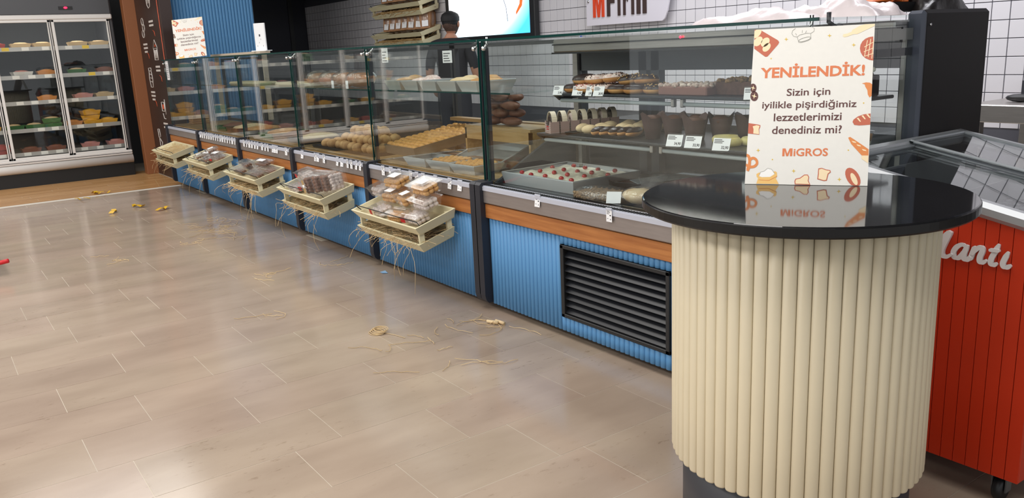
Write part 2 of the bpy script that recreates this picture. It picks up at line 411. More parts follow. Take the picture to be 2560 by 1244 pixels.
# ================================================================== COUNTERS
def flute_mesh(w, h): return MB().lathe([(0, 0), (w*.5, 0), (w*.5, h), (0, h)], 6, a0=pi, a1=2*pi)
FW = .0285
def counter(x0, w, label, short=False):
    """one serve-over bakery counter; local x runs 0..w, front at y 0"""
    t = thing('bakery_counter', label, 'counter', (x0, 0, 0), group='bakery counters in the row')
    MB().box(.004, w-.004, .0, .66, .035, .6).box(.03, w-.03, .06, .6, 0, .035).done('base_cabinet', NAVY, t)
    return t
def front(t, w):
    MB().box(.012, w-.012, -.022, 0, .468, .536, b=.002).done('wood_band', WOODB, t)
    mb = MB().prism([(-.026, .541), (-.03, .545), (-.03, .62), (-.012, .622), (.0, .6), (.0, .541)], .012, w-.012, T=basis((0, 0, 0), (0, 1, 0), (0, 0, 1), (1, 0, 0)))
    mb.done('fascia', FASC, t)
    rl = MB().box(.012, w-.012, -.034, -.028, .603, .622).box(.012, w-.012, -.03, .02, .622, .626)
    rl.done('price_rail', RAIL, t)
    v = MB(); n = int((w-.05)/.016)
    for i in range(n): v.box(.025+i*.016, .034+i*.016, -.022, -.003, .626, .6305)
    tag(v.done('vent_slots', BLACK, t), kind='stuff')
def glassbox(t, w, shelf=True, lastleft=False):
    MB().box(.016, w-.016, .02, .028, .636, 1.294).done('front_glass', GLASS, t)
    MB().box(.006, w-.006, .01, .5, 1.295, 1.303).done('top_glass', GLASS, t)
    MB().box(.006, w-.006, .004, .0095, 1.294, 1.304).done('glass_edge', EDGE, t)
    MB().box(.012, .016, .02, .028, .636, 1.294).done('glass_edge', EDGE, t); MB().box(w-.016, w-.012, .02, .028, .636, 1.294).done('glass_edge', EDGE, t)
    MB().box(.004, .011, .03, .5, .64, 1.29).done('side_glass', GLASS, t)
    for x in (.035, w-.035):
        MB().ell((x, .012, 1.262), (.011, .011, .011), 10, 6).tube([(x, .015, 1.262), (x, .04, 1.28), (x, .05, 1.293)], .005).done('glass_clip', CHROME, t)
    MB().box(.01, .03, .61, .64, .6, 1.29).box(w-.03, w-.01, .61, .64, .6, 1.29).box(.01, w-.01, .61, .64, 1.27, 1.29).box(.01, w-.01, .61, .64, .64, .66).done('rear_frame', DKGREY, t)
    if shelf:
        MB().box(.02, w-.02, .2, .5, 1.036, 1.044).done('shelf', GLASS, t)
        MB().box(.02, w-.02, .197, .2, 1.036, 1.044).done('shelf_edge', EDGE, t)
def flutes_joined(t, w, step=FW):
    n = int(round((w-.02)/step)); fw = (w-.02)/n; mb = MB()
    for i in range(n):
        s = flute_mesh(fw, .43); mb.add([(p[0]+.01+fw*(i+.5), p[1]*.62, p[2]+.035) for p in s.v], s.f)
    mb.sm = [True]*len(mb.f); tag(mb.done('fluted_front', BLUE, t), kind='stuff')
def post(x, label, dbl=False, parent=None):
    mb = MB()
    for dx in ((-.021, .021) if dbl else (0,)):
        w = .016 if dbl else .024
        mb.prism([(-.05, .64-.012), (-.038, .64), (.03, .64), (.03, .04), (-.03, .04), (-.044, .055), (-.05, .08)], x+dx-w, x+dx+w, T=basis((0, 0, 0), (0, 1, 0), (0, 0, 1), (1, 0, 0)))
    mb.box(x-.012, x+.012, .032, .05, .64, 1.29)
    return mb.done('joint_post', NAVY, parent)
labs = ['bakery counter between the louvred counter and the bread roll counter, holding the sloping roll tray',
        'bakery counter third from the podium, with piled round bread rolls inside',
        'bakery counter fourth from the podium, mostly mirroring the refrigerator doors',
        'bakery counter fifth from the podium, under the white upright price stand',
        'short bakery counter at the far left end, beside the brown picture panel']
CNT = []
for i in range(5):
    w = 1.2 if i < 4 else 1.17
    t = counter(-1.2*(i+1) if i < 4 else -5.97, w, labs[i]); CNT.append(t)
    flutes_joined(t, w); front(t, w); glassbox(t, w)
    post(w, '', i == 0, t) if i else post(w-.021, '', False, t)
    tp = PINE
    mb = MB()
    for q in range(5): mb.box(.02, w-.02, .05+q*.112, .155+q*.112, .606, .638, b=.003)
    mb.done('deck_boards', PINE, t)
post(.02, '', False, CNT[4])
# ---- the large louvred counter
A = thing('louvred_counter', 'long bakery counter with black louvre grille, holding doughnuts and cream tray', 'counter', (0, 0, 0), group='bakery counters in the row')
WA = 1.82
MB().box(.004, WA-.004, .03, .62, .035, .6).box(.03, WA-.03, .08, .6, 0, .035).box(.004, WA-.004, .0, .03, .035, .1).box(.004, .6, .0, .03, .1, .43).box(1.245, WA-.004, .0, .03, .1, .43).box(.004, WA-.004, .0, .03, .43, .6).done('base_cabinet', NAVY, A)
front(A, WA); post(.021, '', False, A)
n = int(round((WA-.05)/FW)); fw = (WA-.05)/n
full = None; tp_ = None; bt_ = None
for i in range(n):
    xc = .045+fw*(i+.5)
    spans = [(.035, .465)] if not (.596 < xc < 1.25) else [(.035, .098), (.428, .465)]
    for a, b in spans:
        o = flute_mesh(fw*.98, b-a).done('flute', BLUE, A, (xc, 0, a)); o.scale = (1, .62, 1)
fr = MB()
fr.box(.6, .622, -.016, .03, .1, .426, b=.002).box(1.226, 1.246, -.016, .03, .1, .426, b=.002).box(.6, 1.246, -.016, .03, .41, .426, b=.002).box(.6, 1.246, -.016, .03, .1, .116, b=.002).box(.62, 1.23, .028, .03, .11, .42)
g = fr.done('louvre_grille', BLACK, A)
sl = M('louvre_black', '181a1f', .3, spec=.4)
for i in range(9):
    z = .385-i*.0315
    MB().box(-.303, .303, -.019, .019, -.0018, .0018, b=.001).done('louvre', sl, g, (.924, .006, z), (radians(-58+90+12), 0, 0))
# glazing of the long counter
MB().box(.03, WA-.01, .02, .028, .636, 1.294).done('front_glass', GLASSA, A)
MB().box(.006, WA, .01, .5, 1.295, 1.303).done('top_glass', GLASS, A)
MB().box(.006, WA, .004, .0095, 1.294, 1.304).done('glass_edge', EDGE, A); MB().box(.022, .03, .018, .03, .636, 1.294).done('glass_edge', EDGE, A)
MB().box(.008, .016, .03, .55, .63, 1.29).done('side_glass', GLASS, A)
MB().box(WA-.01, WA-.002, .03, .54, .63, 1.29).done('side_glass', GLASS, A)
for x in (.05, WA-.04):
    MB().ell((x, .012, 1.262), (.012, .012, .012), 10, 6).tube([(x, .015, 1.262), (x, .03, 1.28), (x, .03, 1.312)], .006).done('glass_clip', CHROME, A)
MB().ell((WA+.012, .09, 1.272), (.014, .014, .014), 10, 6).tube([(WA+.01, .08, 1.272), (WA-.01, .07, 1.29), (WA-.01, .07, 1.318)], .007).done('glass_clip', DKGREY, A)
MB().box(.02, WA-.02, .03, .6, .612, .622).done('deck', M('deck_black', '202226', .35), A)
MB().prism([(.05, .624), (.56, .624), (.56, .86), (.5, .86)], .017, .035, T=basis((0, 0, 0), (0, 1, 0), (0, 0, 1), (1, 0, 0))).done('side_cheek', M('cheek_grey', '33363c', .4), A)
MB().box(.0, WA-.03, .46, .63, 1.225, 1.288, b=.006).done('canopy', STEEL, A)
MB().ell((.86, .452, 1.27), (.006, .004, .006), 8, 5).done('red_lamp', MC['led_red'] if 'led_red' in MC else M('led_red', 'ff2040', .3, emit=3), A)
MB().box(.0, WA, .455, .46, 1.26, 1.266).box(0, WA, .45, .46, 1.218, 1.226).done('canopy_seam', BLACK, A)
rf = MB()
for x in (.0, .46, .54, 1.18, 1.735): rf.box(x, x+.05, .6, .64, .6, 1.225)
rf.box(0, WA-.03, .6, .64, 1.13, 1.225).box(0, WA-.03, .6, .64, .6, .66).box(0, WA-.03, .6, .64, .84, .9)
rf.done('rear_door_frame', M('door_frame_grey', '46474c', .4), A)
MB().box(.05, WA-.06, .615, .621, .9, 1.13).done('rear_glass', GLASSD, A)
MB().box(.0, .035, .585, .6, .62, 1.23).box(.13, .155, .5, .53, .62, .86).done('rear_post', STEEL, A)
MB().box(WA-.045, WA-.004, .535, .56, .6, 1.26).box(WA-.012, WA-.004, .05, .54, 1.225, 1.262).box(WA-.012, WA-.004, .05, .54, 1.175, 1.2, m=1).done('side_frame', [M('side_steel', '9a9894', .35, .6), DKGREY], A)
SH = M('shelf_black', '26282c', .3)
def shelf(nm, x0, x1, y0, y1, z, tz):
    s = MB().box(x0, x1, y0, y1, z-.012, z, b=.003).prism([(y0, z-.012), (y0+.03, z-.035), (y1, z-.02), (y1, z-.012)], x0+.01, x0+.03, T=basis((0, 0, 0), (0, 1, 0), (0, 0, 1), (1, 0, 0))).done('shelf', SH, A)
    MB().tube([(x0+.03, y0+.03, tz), (x0+(x1-x0)*.5-.02, y0+.03, tz)], .009, 8).tube([(x0+(x1-x0)*.5+.03, y0+.03, tz), (x1-.03, y0+.03, tz)], .009, 8).done('lamp_tube', M('frosted_tube', 'aeb6b8', .3), s)
    for dx in (-.02, .03): MB().box(x0+(x1-x0)*.5+dx-.008, x0+(x1-x0)*.5+dx+.008, y0+.018, y0+.04, tz-.012, tz+.022, b=.003).done('bracket', STEEL, s)
shelf('low', .26, 1.74, .14, .56, .872, .842)
shelf('high', .2, 1.74, .29, .57, 1.042, 1.008)
SHL, SHH = .872, 1.042
# tall dark end cabinet behind the long counter
ec = thing('end_cabinet', 'tall matt black end cabinet with rounded front edge behind the red freezer', 'cabinet', (1.80, .523, 0))
MB().box(0, .042, .03, .46, 0, 1.318, b=.012).done('side_panel', M('matt_black', '191617', .55, spec=.3), ec)
MB().box(-.01, .05, .005, .03, 0, 1.316, b=.01).done('front_edge', M('edge_blue_grey', '3a3f4b', .4), ec)
MB().box(-1.76, -.002, .125, .46, .0, .88, b=.004).done('carcass', DKGREY, ec)
MB().tube([(.046, .05, 1.27), (.05, .05, 1.27)], .005).done('screw', CHROME, ec)

# ================================================================== PODIUM, SIGN
PC = (2.124, -.474)
pod = thing('podium', 'round promotion podium clad in cream half-round slats under black granite top', 'podium', (PC[0], PC[1], 0))
MB().lathe([(.3795, .8835), (.377, .885), (0, .885)], 96, smooth=False).lathe([(0, .86), (.378, .86), (.381, .864), (.381, .881), (.3795, .8835)], 96, smooth=False, m=1).done('table_top', [GRANITE, M('granite_edge', '0f0f11', .3, spec=.35)], pod)
MB().lathe([(0, 0), (.279, 0), (.279, .24), (0, .24)], 64).done('plinth', M('plinth_grey', '3b3b40', .5), pod)
MB().lathe([(.2965, .222), (.2965, .858)], 64).done('drum', M('drum_brown', '6e5c3d', .7), pod)
ns = 62; R0 = .2965; sw = 2*pi*R0/ns
sm = MB().lathe([(0, .222), (sw*.44, .222), (sw*.5, .226), (sw*.5, .8585), (0, .8585)], 10, a0=-pi*.62, a1=pi*.62)
s0 = sm.done('slat', CREAM, pod)
for i, c in enumerate(copies(s0, ns)):
    a = 2*pi*i/ns; c.location = ((R0+.003)*cos(a), (R0+.003)*sin(a), 0); c.rotation_euler = (0, 0, a); c.scale = (.6, 1, 1)

BR = lin; SGN = [M('sign_board', 'e6e3dc', .5, noise=.02, nscale=60), M('print_orange', 'd9794a', .5), M('print_brown', '5a3330', .5), M('print_rust', 'c0644a', .5), M('print_cream', 'f3dcb4', .5), M('print_gold', 'dcb83c', .5), M('print_grey', '9a9890', .5), M('print_white', 'f4f2ee', .5), M('print_tan', 'edbf70', .5), M('print_bun', 'dd8748', .5)]
SW, SHT = .295, .42
def art(cx, cy):
    L_ = 133-(cy-72)/1118*73; R_ = 1005-(cy-28)/1172*63; u = (cx-L_)/(R_-L_)
    t_ = 72-44*u; b_ = 1190+10*u
    return (min(max(u, 0), 1)*SW, min(max((b_-cy)/(b_-t_), 0), 1)*SHT)
def sign(name, label):
    t = thing(name, label, 'sign', group='renewal signs on the counters')
    MB().box(0, SW, -.0015, .0015, 0, SHT).done('board', [SGN[0]], t)
    mb = MB(); lv = [0]
    T = basis((0, -.0018, 0), (1, 0, 0), (0, 0, 1), (0, -1, 0))
    def shape(pts, m, z): mb.add([(*art(*p), z) for p in pts], [tuple(range(len(pts)))], m, False, T)
    def ring(cx, cy, rx, ry, a=0, n=20, t0=0, t1=2*pi): return [(cx+rx*cos(t)*cos(a)-ry*sin(t)*sin(a), cy+rx*cos(t)*sin(a)+ry*sin(t)*cos(a)) for t in [t0+(t1-t0)*i/n for i in range(n+(0 if t1-t0 > 6.2 else 1))]]
    def stroke(pts, w, m, z):
        lv[0] += .000012; z += lv[0]; n = len(pts); Lp = []; Rp = []; closed = n > 3 and math.dist(pts[0], pts[-1]) < 1e-6
        for i in range(n):
            a = pts[i-1] if i else (pts[-2] if closed else pts[0]); b = pts[i+1] if i < n-1 else (pts[1] if closed else pts[-1])
            dx, dy = b[0]-a[0], b[1]-a[1]; l = math.hypot(dx, dy) or 1; nx, ny = -dy/l*w/2, dx/l*w/2
            Lp.append((pts[i][0]+nx, pts[i][1]+ny)); Rp.append((pts[i][0]-nx, pts[i][1]-ny))
        mb.add([(*art(*p), z+i*4e-6) for i, p in enumerate(Lp)]+[(*art(*p), z+i*4e-6) for i, p in enumerate(Rp)], [(i, n+i, n+i+1, i+1) for i in range(n-1)], m, False, T)
    z1, z2, z3 = .0002, .0004, .0006
    # bread board
    shape([(134, 72), (172, 70), (310, 150), (318, 163), (312, 178), (232, 268), (218, 272), (206, 266), (131, 212)], 3, z1)
    for cx, cy, rx, ry in ((152, 98, 44, 24), (160, 158, 42, 27), (214, 164, 40, 27), (224, 202, 38, 24)): shape(ring(cx, cy, rx, ry, -.85), 4, z2)
    # chef hat
    stroke([(452, 125), (425, 120), (412, 100), (418, 78), (440, 62)], 3, 6, z1); stroke([(440, 62), (425, 72)], 3, 6, z1)
    stroke([(552, 98), (575, 82), (578, 62), (560, 50)], 3, 6, z1)
    stroke([(452, 122), (462, 165), (480, 166), (530, 152), (552, 138), (550, 98), (520, 97), (470, 110), (452, 125)], 3, 6, z1)
    stroke(ring(506, 142, 46, 12, -.3)+[ring(506, 142, 46, 12, -.3)[0]], 3, 6, z1); stroke([(440, 98), (447, 112)], 3, 6, z1); stroke([(490, 75), (488, 95)], 3, 6, z1); stroke([(520, 78), (512, 95)], 3, 6, z1)
    for cx, cy in ((371, 142), (686, 115), (856, 184), (161, 951), (423, 1097), (748, 1155)):
        shape([(cx+(16 if i % 2 == 0 else 4.5)*sin(i*pi/4), cy-(16 if i % 2 == 0 else 4.5)*cos(i*pi/4)) for i in range(8)], 5, z1)
    for cx, cy in ((258, 284), (921, 608), (812, 947), (267, 1016)): shape(ring(cx, cy, 5, 5, 0, 8), 5, z1)
    # rolling pin
    shape([(778, 118), (785, 105), (812, 100), (842, 86), (848, 72), (905, 40), (935, 30), (1003, 28), (1004, 42), (882, 104), (858, 104), (812, 122), (790, 127)], 4, z1)
    # waffle
    w = [(cx, cy) for cx, cy in ring(992, 210, 93, 88)]; shape([p for p in w if p[0] < 1001], 3, z1)
    for q in ((930, 200, 1000, 160), (926, 235, 998, 205), (930, 268, 996, 245), (952, 150, 930, 270), (975, 140, 955, 275), (995, 150, 980, 285)): stroke([(q[0], q[1]), (q[2], q[3])], 5, 4, z2)
    shape([(910, 466), (940, 458), (965, 460), (982, 472), (976, 556), (962, 568), (950, 545), (948, 515), (934, 490), (930, 472)], 9, z1)
    shape([(843, 745), (850, 728), (880, 705), (920, 690), (968, 683), (965, 764), (890, 770), (855, 766)], 3, z1)
    for x, y in ((872, 718), (905, 700), (938, 690)): shape([(x, y), (x+22, y+26), (x+30, y+24), (x+12, y-4)], 4, z2)
    shape([(812, 858), (825, 852), (850, 868), (952, 940), (950, 1015), (905, 985), (832, 902)], 9, z1)
    for x, y in ((835, 880), (868, 905), (905, 938)): shape([(x, y), (x+26, y+6), (x+34, y+16), (x+10, y+12)], 4, z2)
    shape([(905, 985), (950, 985), (948, 1040), (902, 1008)], 4, z2)
    shape(ring(842, 1140, 74, 44, 1.05), 3, z1); shape(ring(850, 1152, 46, 18, 1.15), 4, z2)
    shape([(600, 1078), (625, 1074), (655, 1085), (685, 1090), (689, 1105), (672, 1118), (660, 1165), (640, 1168), (592, 1155), (597, 1118), (598, 1100)], 3, z1); shape([(606, 1085), (625, 1080), (655, 1091), (680, 1095), (682, 1103), (666, 1115), (655, 1159), (640, 1162), (599, 1150), (604, 1118), (604, 1100)], 4, z2)
    shape([(428, 1168), (436, 1152), (468, 1145), (500, 1122), (525, 1122), (535, 1140), (530, 1165), (543, 1196), (430, 1192)], 3, z1); shape([(435, 1168), (441, 1157), (470, 1151), (502, 1128), (522, 1128), (529, 1142), (524, 1167), (536, 1190), (436, 1187)], 4, z2)
    shape([(148, 1120), (165, 1110), (290, 1100), (300, 1108), (302, 1135), (292, 1150), (314, 1190), (147, 1188), (160, 1150), (150, 1138)], 8, z1); shape([(166, 1135), (180, 1105), (205, 1100), (232, 1078), (262, 1086), (285, 1118), (250, 1140), (190, 1142)], 7, z2); stroke([(166, 1135), (180, 1105), (205, 1100), (232, 1078), (262, 1086), (285, 1118)], 2.5, 6, z3); stroke([(168, 1160), (240, 1165), (300, 1135)], 3, 9, z2)
    def sm(pts, k=5):
        o = []
        for i in range(len(pts)-1):
            p0, p1, p2, p3 = pts[max(i-1, 0)], pts[i], pts[i+1], pts[min(i+2, len(pts)-1)]
            for j in range(k):
                t = j/k; o.append(tuple(.5*(2*p1[q]+(p2[q]-p0[q])*t+(2*p0[q]-5*p1[q]+4*p2[q]-p3[q])*t*t+(3*p1[q]-p0[q]-3*p2[q]+p3[q])*t**3) for q in (0, 1)))
        return o+[pts[-1]]
    stroke(sm([(70, 985), (90, 995), (97, 1030), (92, 1070), (80, 1098)]), 21, 9, z1); stroke(sm([(66, 1052), (95, 1068), (130, 1066), (152, 1045), (146, 1018), (122, 1006), (100, 1020), (92, 1055), (80, 1088)]), 19, 9, z1)
    for cx, cy, r in ((122, 500, 26), (131, 560, 30)):
        shape(ring(cx, cy, r, r+6), 2, z1); shape([(cx+(r*.75 if i % 2 == 0 else r*.2)*sin(i*pi/4+.2), cy-(r*.75 if i % 2 == 0 else r*.2)*cos(i*pi/4+.2)) for i in range(8) if True], 4, z2)
    shape([(88, 755), (160, 765), (178, 770), (176, 785), (168, 800), (170, 838), (84, 830)], 3, z1); shape([(120, 778), (150, 770), (172, 775), (164, 800), (168, 835), (124, 830), (126, 800)], 4, z2)
    # lettering
    def word(s, x0, y0, x1, y1, top, m, bold, z=z1):
        """baseline from x0,y0 to x1,y1 (design units), top = cap line above it"""
        a = art(x0, y0); b = art(x1, y1); h = top/1150*SHT; v, f = text_geo(s, bold)
        dsc = 0
        if any(ch in s for ch in 'ypğşç,'): dsc = .24 if 'y' in s or 'p' in s else .22
        mb.add([(a[0]+(b[0]-a[0])*p[0], a[1]+(b[1]-a[1])*p[0]+h*(p[1]-dsc), z) for p in v], f, m, False, T)
    word('YENİLENDİK!', 176, 430, 930, 408, 104, 1, .03)
    word('Sizin için', 372, 556, 688, 546, 66, 2, .012); word('iyilikle pişirdiğimiz', 190, 648, 872, 636, 72, 2, .012)
    word('lezzetlerimizi', 276, 742, 766, 732, 58, 2, .012); word('denediniz mi?', 263, 834, 766, 826, 58, 2, .012)
    word('M', 339, 992, 412, 991, 56, 1, .045); word('iGROS', 421, 992, 668, 990, 57, 1, .022)
    tag(mb.done('print', SGN, t), kind='stuff')
    # easel leg behind the board
    MB().prism([(.002, .30), (.004, .302), (.187, .078), (.185, .0765)], .1, .19, T=basis((0, 0, 0), (0, 1, 0), (0, 0, 1), (1, 0, 0))).done('easel_leg', [SGN[0]], t)
    return t
sg = sign('promo_sign', 'white bakery sign with orange heading standing on the black podium top')
sg.location = (1.933, -.449, .8853); sg.rotation_euler = (radians(-22), 0, radians(32.6))
# ================================================================== RED CHEST FREEZER
fz = thing('chest_freezer', 'red planked chest freezer with sloping glass lids and white lettering, right of podium', 'freezer', (0, 0, 0))
FX0, FX1, FY0, FY1 = 1.86, 2.475, 0.0, .80
def ztop(x): return .915-(x-1.845)*.19
MB().prism([(FX0+.012, .09), (FX1-.012, .09), (FX1-.012, .54), (FX0+.012, .54)], -FY1+.02, -FY0-.012, T=basis((0, 0, 0), (1, 0, 0), (0, 0, 1), (0, -1, 0))).done('cabinet_shell', M('red_shell', '8e1a08', .5), fz)
np_ = 18; pw = (FX1-FX0)/np_
for i in range(np_):
    x = FX0+i*pw; a, b = x+.0009, x+pw-.0009
    MB().prism([(a, .087), (b, .087), (b, ztop(b)-.038), (a, ztop(a)-.038)], 0, .012, T=basis((0, FY0+.012, 0), (1, 0, 0), (0, 0, 1), (0, -1, 0))).done('plank', RED, fz)
sp = MB().box(0, .012, .0009, .0435-.0009, .087, ztop(FX1)-.038, b=.001).done('plank', RED, fz, (FX1-.0125, FY0+.0, 0))
for i, c in enumerate(copies(sp, 18)): c.location = (FX1-.012, FY0+.004+.0435*i, 0)
rimm = M('white_rim', 'a9acb0', .25, .4)
ang = math.atan(.19)
def onslope(mb, x0, x1, y0, y1, h0, h1, m=0, b=.004):
    T = Matrix.Translation((FX0, 0, ztop(FX0))) @ Matrix.Rotation(ang, 4, 'Y'); k = 1/cos(ang)
    mb.box((x0-FX0)*k, (x1-FX0)*k, y0, y1, h0, h1, m, b, T)
mb = MB()
onslope(mb, FX0-.005, FX1+.02, FY0-.015, FY0+.03, -.042, .0, b=.012); onslope(mb, FX0-.005, FX1+.02, FY1-.05, FY1, -.042, .0, b=.012)
onslope(mb, FX0-.005, FX0+.04, FY0, FY1, -.042, .0, b=.01); onslope(mb, FX1-.03, FX1+.02, FY0, FY1, -.042, .0, b=.01)
mb.done('rim', rimm, fz)
LIDG = thin_glass('lid_glass', (.93, .95, .95), f0=.02, pwr=6.5)
for k, (a, b, h) in enumerate(((FY0+.03, .44, -.012), (.41, FY1-.05, .002))):
    mb = MB(); onslope(mb, FX0+.03, FX1-.03, a, b, h-.004, h, b=0); L1 = mb.done('lid_glass', LIDG, fz)
    mb = MB(); onslope(mb, FX0+.03, FX1-.03, b-.022, b, h-.006, h+.006); onslope(mb, FX0+.03, FX1-.03, a, a+.012, h-.006, h+.005); onslope(mb, FX0+.03, FX0+.05, a, b, h-.006, h+.006)
    mb.done('lid_frame', M('lid_grey', '8d9296', .3, .5), L1)
mb = MB(); mb.box(FX0+.02, FX1-.02, FY0+.02, FY1-.03, .545, .56); mb.box(FX0+.015, FX1-.015, FY0+.014, FY0+.03, .54, ztop(FX1)-.055).box(FX1-.03, FX1-.015, FY0+.03, FY1-.03, .54, ztop(FX1)-.055).box(FX0+.015, FX1-.015, FY1-.03, FY1-.02, .09, ztop(FX1)-.055)
mb.box(FX0+.045, FX0+.055, FY0+.05, FY1-.06, .55, .84); mb.box(FX0+.05, FX1-.05, FY1-.065, FY1-.055, .55, .78)
mb.done('inner_liner', M('liner_grey', '6d7072', .4), fz)
MB().box(FX0+.055, FX0+.075, FY0+.05, FY0+.32, .56, .84, m=0).box(FX0+.2, FX0+.205, FY0+.05, FY1-.07, .56, .76, m=1).done('divider', [DKGREY, M('divider_grey', '5a5c5d', .4)], fz)
bk = MB()
for i in range(9): bk.tube([(FX0+.22+i*.04, FY0+.06, .7), (FX0+.22+i*.04, FY1-.08, .7)], .0025, 4)
for i in range(12): bk.tube([(FX0+.22, FY0+.06+i*.055, .7), (FX1-.06, FY0+.06+i*.055, .7)], .0025, 4)
tag(bk.done('wire_basket', DKGREY, fz), kind='stuff')
# script lettering on the front planks
def strokes(mb, pts, w, T, d=.012):
    P_ = []
    for i in range(len(pts)-1):     # Catmull-Rom
        p0 = Vector(pts[max(i-1, 0)]); p1 = Vector(pts[i]); p2 = Vector(pts[i+1]); p3 = Vector(pts[min(i+2, len(pts)-1)])
        for k in range(6):
            t = k/6; P_.append(.5*((2*p1)+(p2-p0)*t+(2*p0-5*p1+4*p2-p3)*t*t+(3*p1-p0-3*p2+p3)*t**3))
    P_.append(Vector(pts[-1])); n = len(P_); Lf = []; Rt = []
    for i, p in enumerate(P_):
        dd = P_[min(i+1, n-1)]-P_[max(i-1, 0)]; l = dd.length or 1; nx, ny = -dd.y/l, dd.x/l
        ww = w*(.62+.38*min(1, abs(dd.y)/l*1.3))*min(1, .45+4*min(i, n-1-i)/n)
        Lf.append((p.x+nx*ww/2, p.y+ny*ww/2)); Rt.append((p.x-nx*ww/2, p.y-ny*ww/2))
    V = [(a, b, 0) for a, b in Lf]+[(a, b, 0) for a, b in Rt]+[(a, b, d+i*.00004) for i, (a, b) in enumerate(Lf)]+[(a, b, d+i*.00004) for i, (a, b) in enumerate(Rt)]; F = []
    for i in range(n-1):
        F += [(2*n+i, 3*n+i, 3*n+i+1, 2*n+i+1), (i, 2*n+i, 2*n+i+1, i+1), (n+i, n+i+1, 3*n+i+1, 3*n+i)]
    F += [(0, n, 3*n, 2*n), (n-1, 3*n-1, 4*n-1, 2*n-1)]
    mb.add(V, F, 0, False, T)
TL = basis((0, FY0-.001, 0), (1, 0, 0), (0, 0, 1), (0, -1, 0))
LW = M('letter_white', 'd9d6d6', .4)
LET = dict(
 M=[[(2.12, .672), (2.13, .664), (2.145, .68), (2.158, .72), (2.163, .74)], [(2.163, .74), (2.167, .70), (2.176, .676), (2.19, .69), (2.206, .735)], [(2.216, .676), (2.226, .693), (2.240, .719), (2.252, .731), (2.243, .706), (2.235, .682), (2.236, .668), (2.248, .664), (2.263, .675)]],
 a=[[(2.297, .697), (2.286, .703), (2.272, .695), (2.264, .679), (2.268, .666), (2.279, .666), (2.291, .682), (2.299, .702)], [(2.300, .704), (2.293, .682), (2.293, .668), (2.301, .665), (2.309, .675)]],
 n=[[(2.319, .704), (2.313, .685), (2.308, .665)], [(2.312, .68), (2.322, .697), (2.333, .704), (2.338, .696), (2.333, .678), (2.334, .667), (2.341, .665), (2.350, .673)]],
 t=[[(2.376, .719), (2.369, .700), (2.361, .680), (2.360, .667), (2.367, .663), (2.376, .669)], [(2.353, .7005), (2.366, .7015), (2.380, .702)]],
 i=[[(2.400, .703), (2.393, .685), (2.389, .671), (2.393, .663), (2.400, .663), (2.409, .670)]])
for k, (nm, ss) in enumerate(LET.items()):
    mb = MB()
    for j_, q in enumerate(ss): strokes(mb, q, .0135, TL, .005+.002*j_)
    mb.done('letter', LW, fz)
for x, y in ((FX1-.06, FY0+.05), (FX0+.06, FY0+.05), (FX1-.06, FY1-.06), (FX0+.06, FY1-.06)):
    c = MB().lathe([(0, -.012), (.03, -.012), (.034, -.006), (.034, .006), (.03, .012), (0, .012)], 16, T=Matrix.Translation((x, y, .034)) @ Matrix.Rotation(pi/2, 4, 'Y')).done('caster', BLACK, fz)
    MB().box(x-.02, x-.016, y-.015, y+.015, .03, .085).box(x+.016, x+.02, y-.015, y+.015, .03, .085).box(x-.035, x+.035, y-.03, y+.03, .081, .09).done('caster_fork', M('zinc', '77797a', .4, .7), c)

# ================================================================== HANGING DOUBLE-DECK CRATES
def crate_frame(w, dpt, h, fl):
    """open frame tray with outward sloping cream boards, back edge on y=0"""
    mb = []
    o = [(-w/2, -dpt), (w/2, -dpt), (w/2, 0), (-w/2, 0)]; i_ = [(-w/2+fl, -dpt+fl), (w/2-fl, -dpt+fl), (w/2-fl, -fl*.4), (-w/2+fl, -fl*.4)]
    th = .011
    for k in range(4):
        a, b = o[k], o[(k+1) % 4]; c, d = i_[(k+1) % 4], i_[k]
        def ins(p, t): return (p[0]*(1-t/(w/2)), p[1]+(t if p[1] < -dpt/2 else -t))
        m = MB(); q = [(*a, h), (*b, h), (*c, 0), (*d, 0)]; q2 = [(*ins(a, th), h), (*ins(b, th), h), (*ins(c, th), 0), (*ins(d, th), 0)]
        m.add(q+q2, [(3, 2, 1, 0), (4, 5, 6, 7), (0, 1, 5, 4), (1, 2, 6, 5), (2, 3, 7, 6), (3, 0, 4, 7)]); mb.append(m)
    return mb
def crate(name, label, cat, loc, w=.74, tilt=-.29, rzz=0, group=None, d1=.245, d2=.22, gap=.1):
    t = thing(name, label, cat, loc, group=group, rot=(0, 0, rzz))
    for k, (ww, dd, z, h) in enumerate(((w, d1, 0, .046), (w-.03, d2, -gap, .05))):
        u = thing('upper_tray' if k == 0 else 'lower_tray', None, None); u.parent = t; u.location = (0, 0, z); u.rotation_euler = (-tilt, 0, 0)
        for m in crate_frame(ww, dd, h, .022): m.done('board', CRATE, u)
        MB().box(-ww/2+.022, ww/2-.022, -dd+.022, -.01, -.004, .002).done('bottom_board', CRATED, u)
    for sx in (-1, 1):
        for yy, zz in ((-.03, .01), (-d2+.028, -.045)):
            MB().prism([(yy-.014, zz-gap+.01), (yy+.014, zz-gap+.01), (yy+.006, zz+.016), (yy-.022, zz+.016)], sx*(w/2-.04)-.008, sx*(w/2-.04)+.008, T=basis((0, 0, 0), (0, 1, 0), (0, 0, 1), (1, 0, 0))).done('stile', CRATE, t)
    yf, zf = -d1*cos(tilt)+.012, -d1*sin(-tilt)+.05
    MB().tube([(-w/2+.02, yf+.03, zf-.012), (-w/2+.01, yf, zf+.02), (w/2-.03, yf, zf+.02), (w/2-.045, yf+.03, zf-.012)], .0028, 5).done('wire_rail', BLACK, t)
    return t
